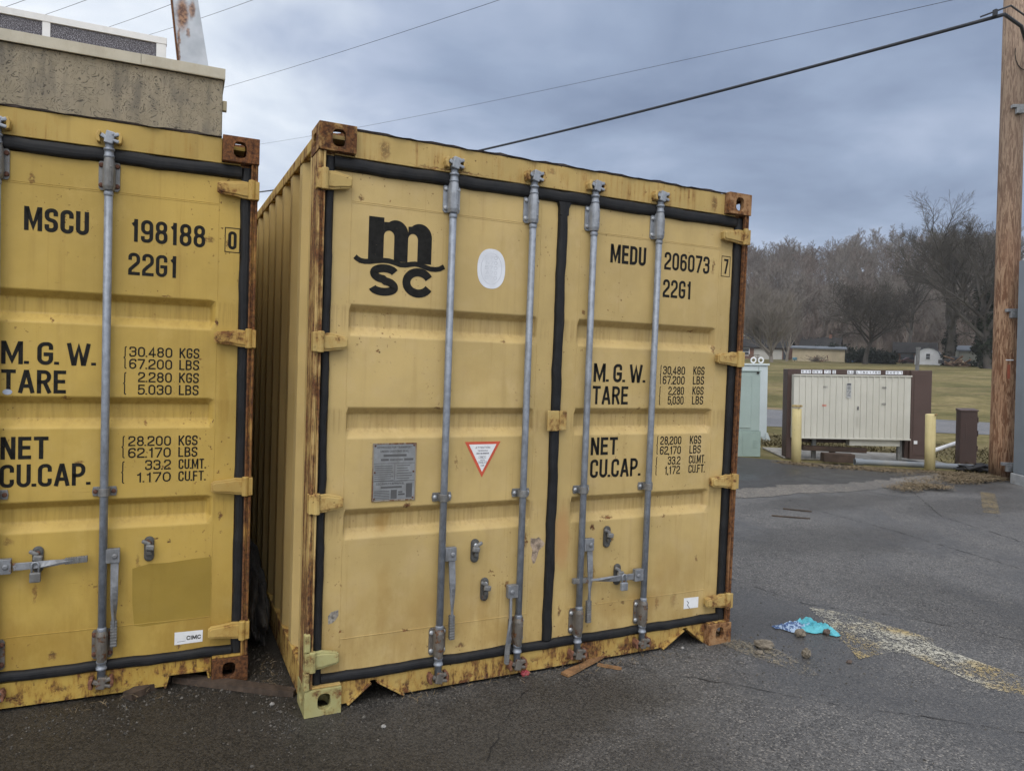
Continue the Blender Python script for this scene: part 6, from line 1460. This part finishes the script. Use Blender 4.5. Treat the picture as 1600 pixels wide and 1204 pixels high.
# ridge trees one can tell apart against the sky
protos = []
for k in range(4):
    sg_ = grow(rg, 20, .26, trunk=.48, spread=1.0, levels=4, kids=(9, 7, 5, 4), up=.22, ratio=.46, wob=.13, minr=.022)
    protos.append(sg_)
RLAB = 'slender bare tree standing along the ridge line of the wooded hill'
first = []
for k in range(34):
    t_ = -58 + k * 2.6 + rg.uniform(-1.2, 1.2); s_ = 300 + rg.uniform(-6, 14); x, y, _ = ST(s_, t_); z = terrain(x, y) - .3
    if k < 4:
        o = thing('ridge_tree', RLAB, 'tree', (x, y, z), 0, 'bare trees along the ridge'); sg_ = protos[k]; big = sg_[:, 6] > .13
        for nm, q, kk in (('trunk', big, 5), ('crown', ~big, 3)):
            c_ = bpy.data.objects.new(nm, np_mesh(nm, [seg_mesh(sg_[q], kk)], M_wood)); col.objects.link(c_); c_.parent = o
        first.append(o)
    else: dup(first[k % 4], (x, y, z), rg.uniform(0, 6.28), scale=rg.uniform(.62, .90))
# the wood on the slope reads as one mass
small = [grow(rg, 18, .20, trunk=.40, spread=1.0, levels=3, kids=(13, 9, 6), up=.22, ratio=.44, wob=.13, minr=.030) for _ in range(5)]
sm = [seg_mesh(q, 3) for q in small]; bush = seg_mesh(grow(rg, 7, .08, trunk=.1, spread=.8, levels=3, kids=(12, 8, 5), up=.5, ratio=.6, minr=.03), 3)
for nm, mt, seed, cnt in (('hillside_woodland', M_wood, 3, 250), ('hillside_woodland', M_woodr, 4, 130)):
    r_ = np.random.default_rng(seed); parts = []
    for q_i in range(int(cnt * 1.75)):
        s_ = 162 + 126 * r_.random() ** .85; t_ = r_.uniform(-75, 38) * (s_ / 300) ** .5
        if q_i >= cnt: s_ = 165 + 145 * r_.random() ** .8; t_ = r_.uniform(-190, -66)      # the wood goes on to the left
        x, y, _z = ST(s_, t_)
        V, F = sm[r_.integers(0, 5)]; a_ = r_.uniform(0, 6.28); k_ = r_.uniform(.7, 1.15); c_, q_ = math.cos(a_), math.sin(a_)
        V2 = np.stack([(V[:, 0] * c_ - V[:, 1] * q_) * k_ + x, (V[:, 0] * q_ + V[:, 1] * c_) * k_ + y, V[:, 2] * k_ + terrain(x, y) - .3], 1); parts.append((V2, F))
    if seed == 4:
        for _ in range(160):
            s_ = r_.uniform(150, 215); t_ = r_.uniform(-50, 30); x, y, _z = ST(s_, t_); V, F = bush; a_ = r_.uniform(0, 6.28); k_ = r_.uniform(.6, 1.3); c_, q_ = math.cos(a_), math.sin(a_)
            parts.append((np.stack([(V[:, 0] * c_ - V[:, 1] * q_) * k_ + x, (V[:, 0] * q_ + V[:, 1] * c_) * k_ + y, V[:, 2] * k_ + terrain(x, y) - .2], 1), F))
    o = bpy.data.objects.new(nm, np_mesh(nm, parts, mt)); col.objects.link(o); o['kind'] = 'stuff'
# ================================================================== thin winter haze
hm = bpy.data.materials.new('haze air'); hm.use_nodes = True
for n in list(hm.node_tree.nodes): hm.node_tree.nodes.remove(n)
ho = hm.node_tree.nodes.new('ShaderNodeOutputMaterial'); hv = hm.node_tree.nodes.new('ShaderNodeVolumePrincipled')
hv.inputs['Color'].default_value = (0.86, 0.88, 0.90, 1); hv.inputs['Density'].default_value = 0.00032; hm.node_tree.links.new(hv.outputs[0], ho.inputs['Volume'])
mb = MB(); mb.box(-1000, -1000, -1.2, 1000, 1000, 90); mb.build('haze', hm, kind='stuff')
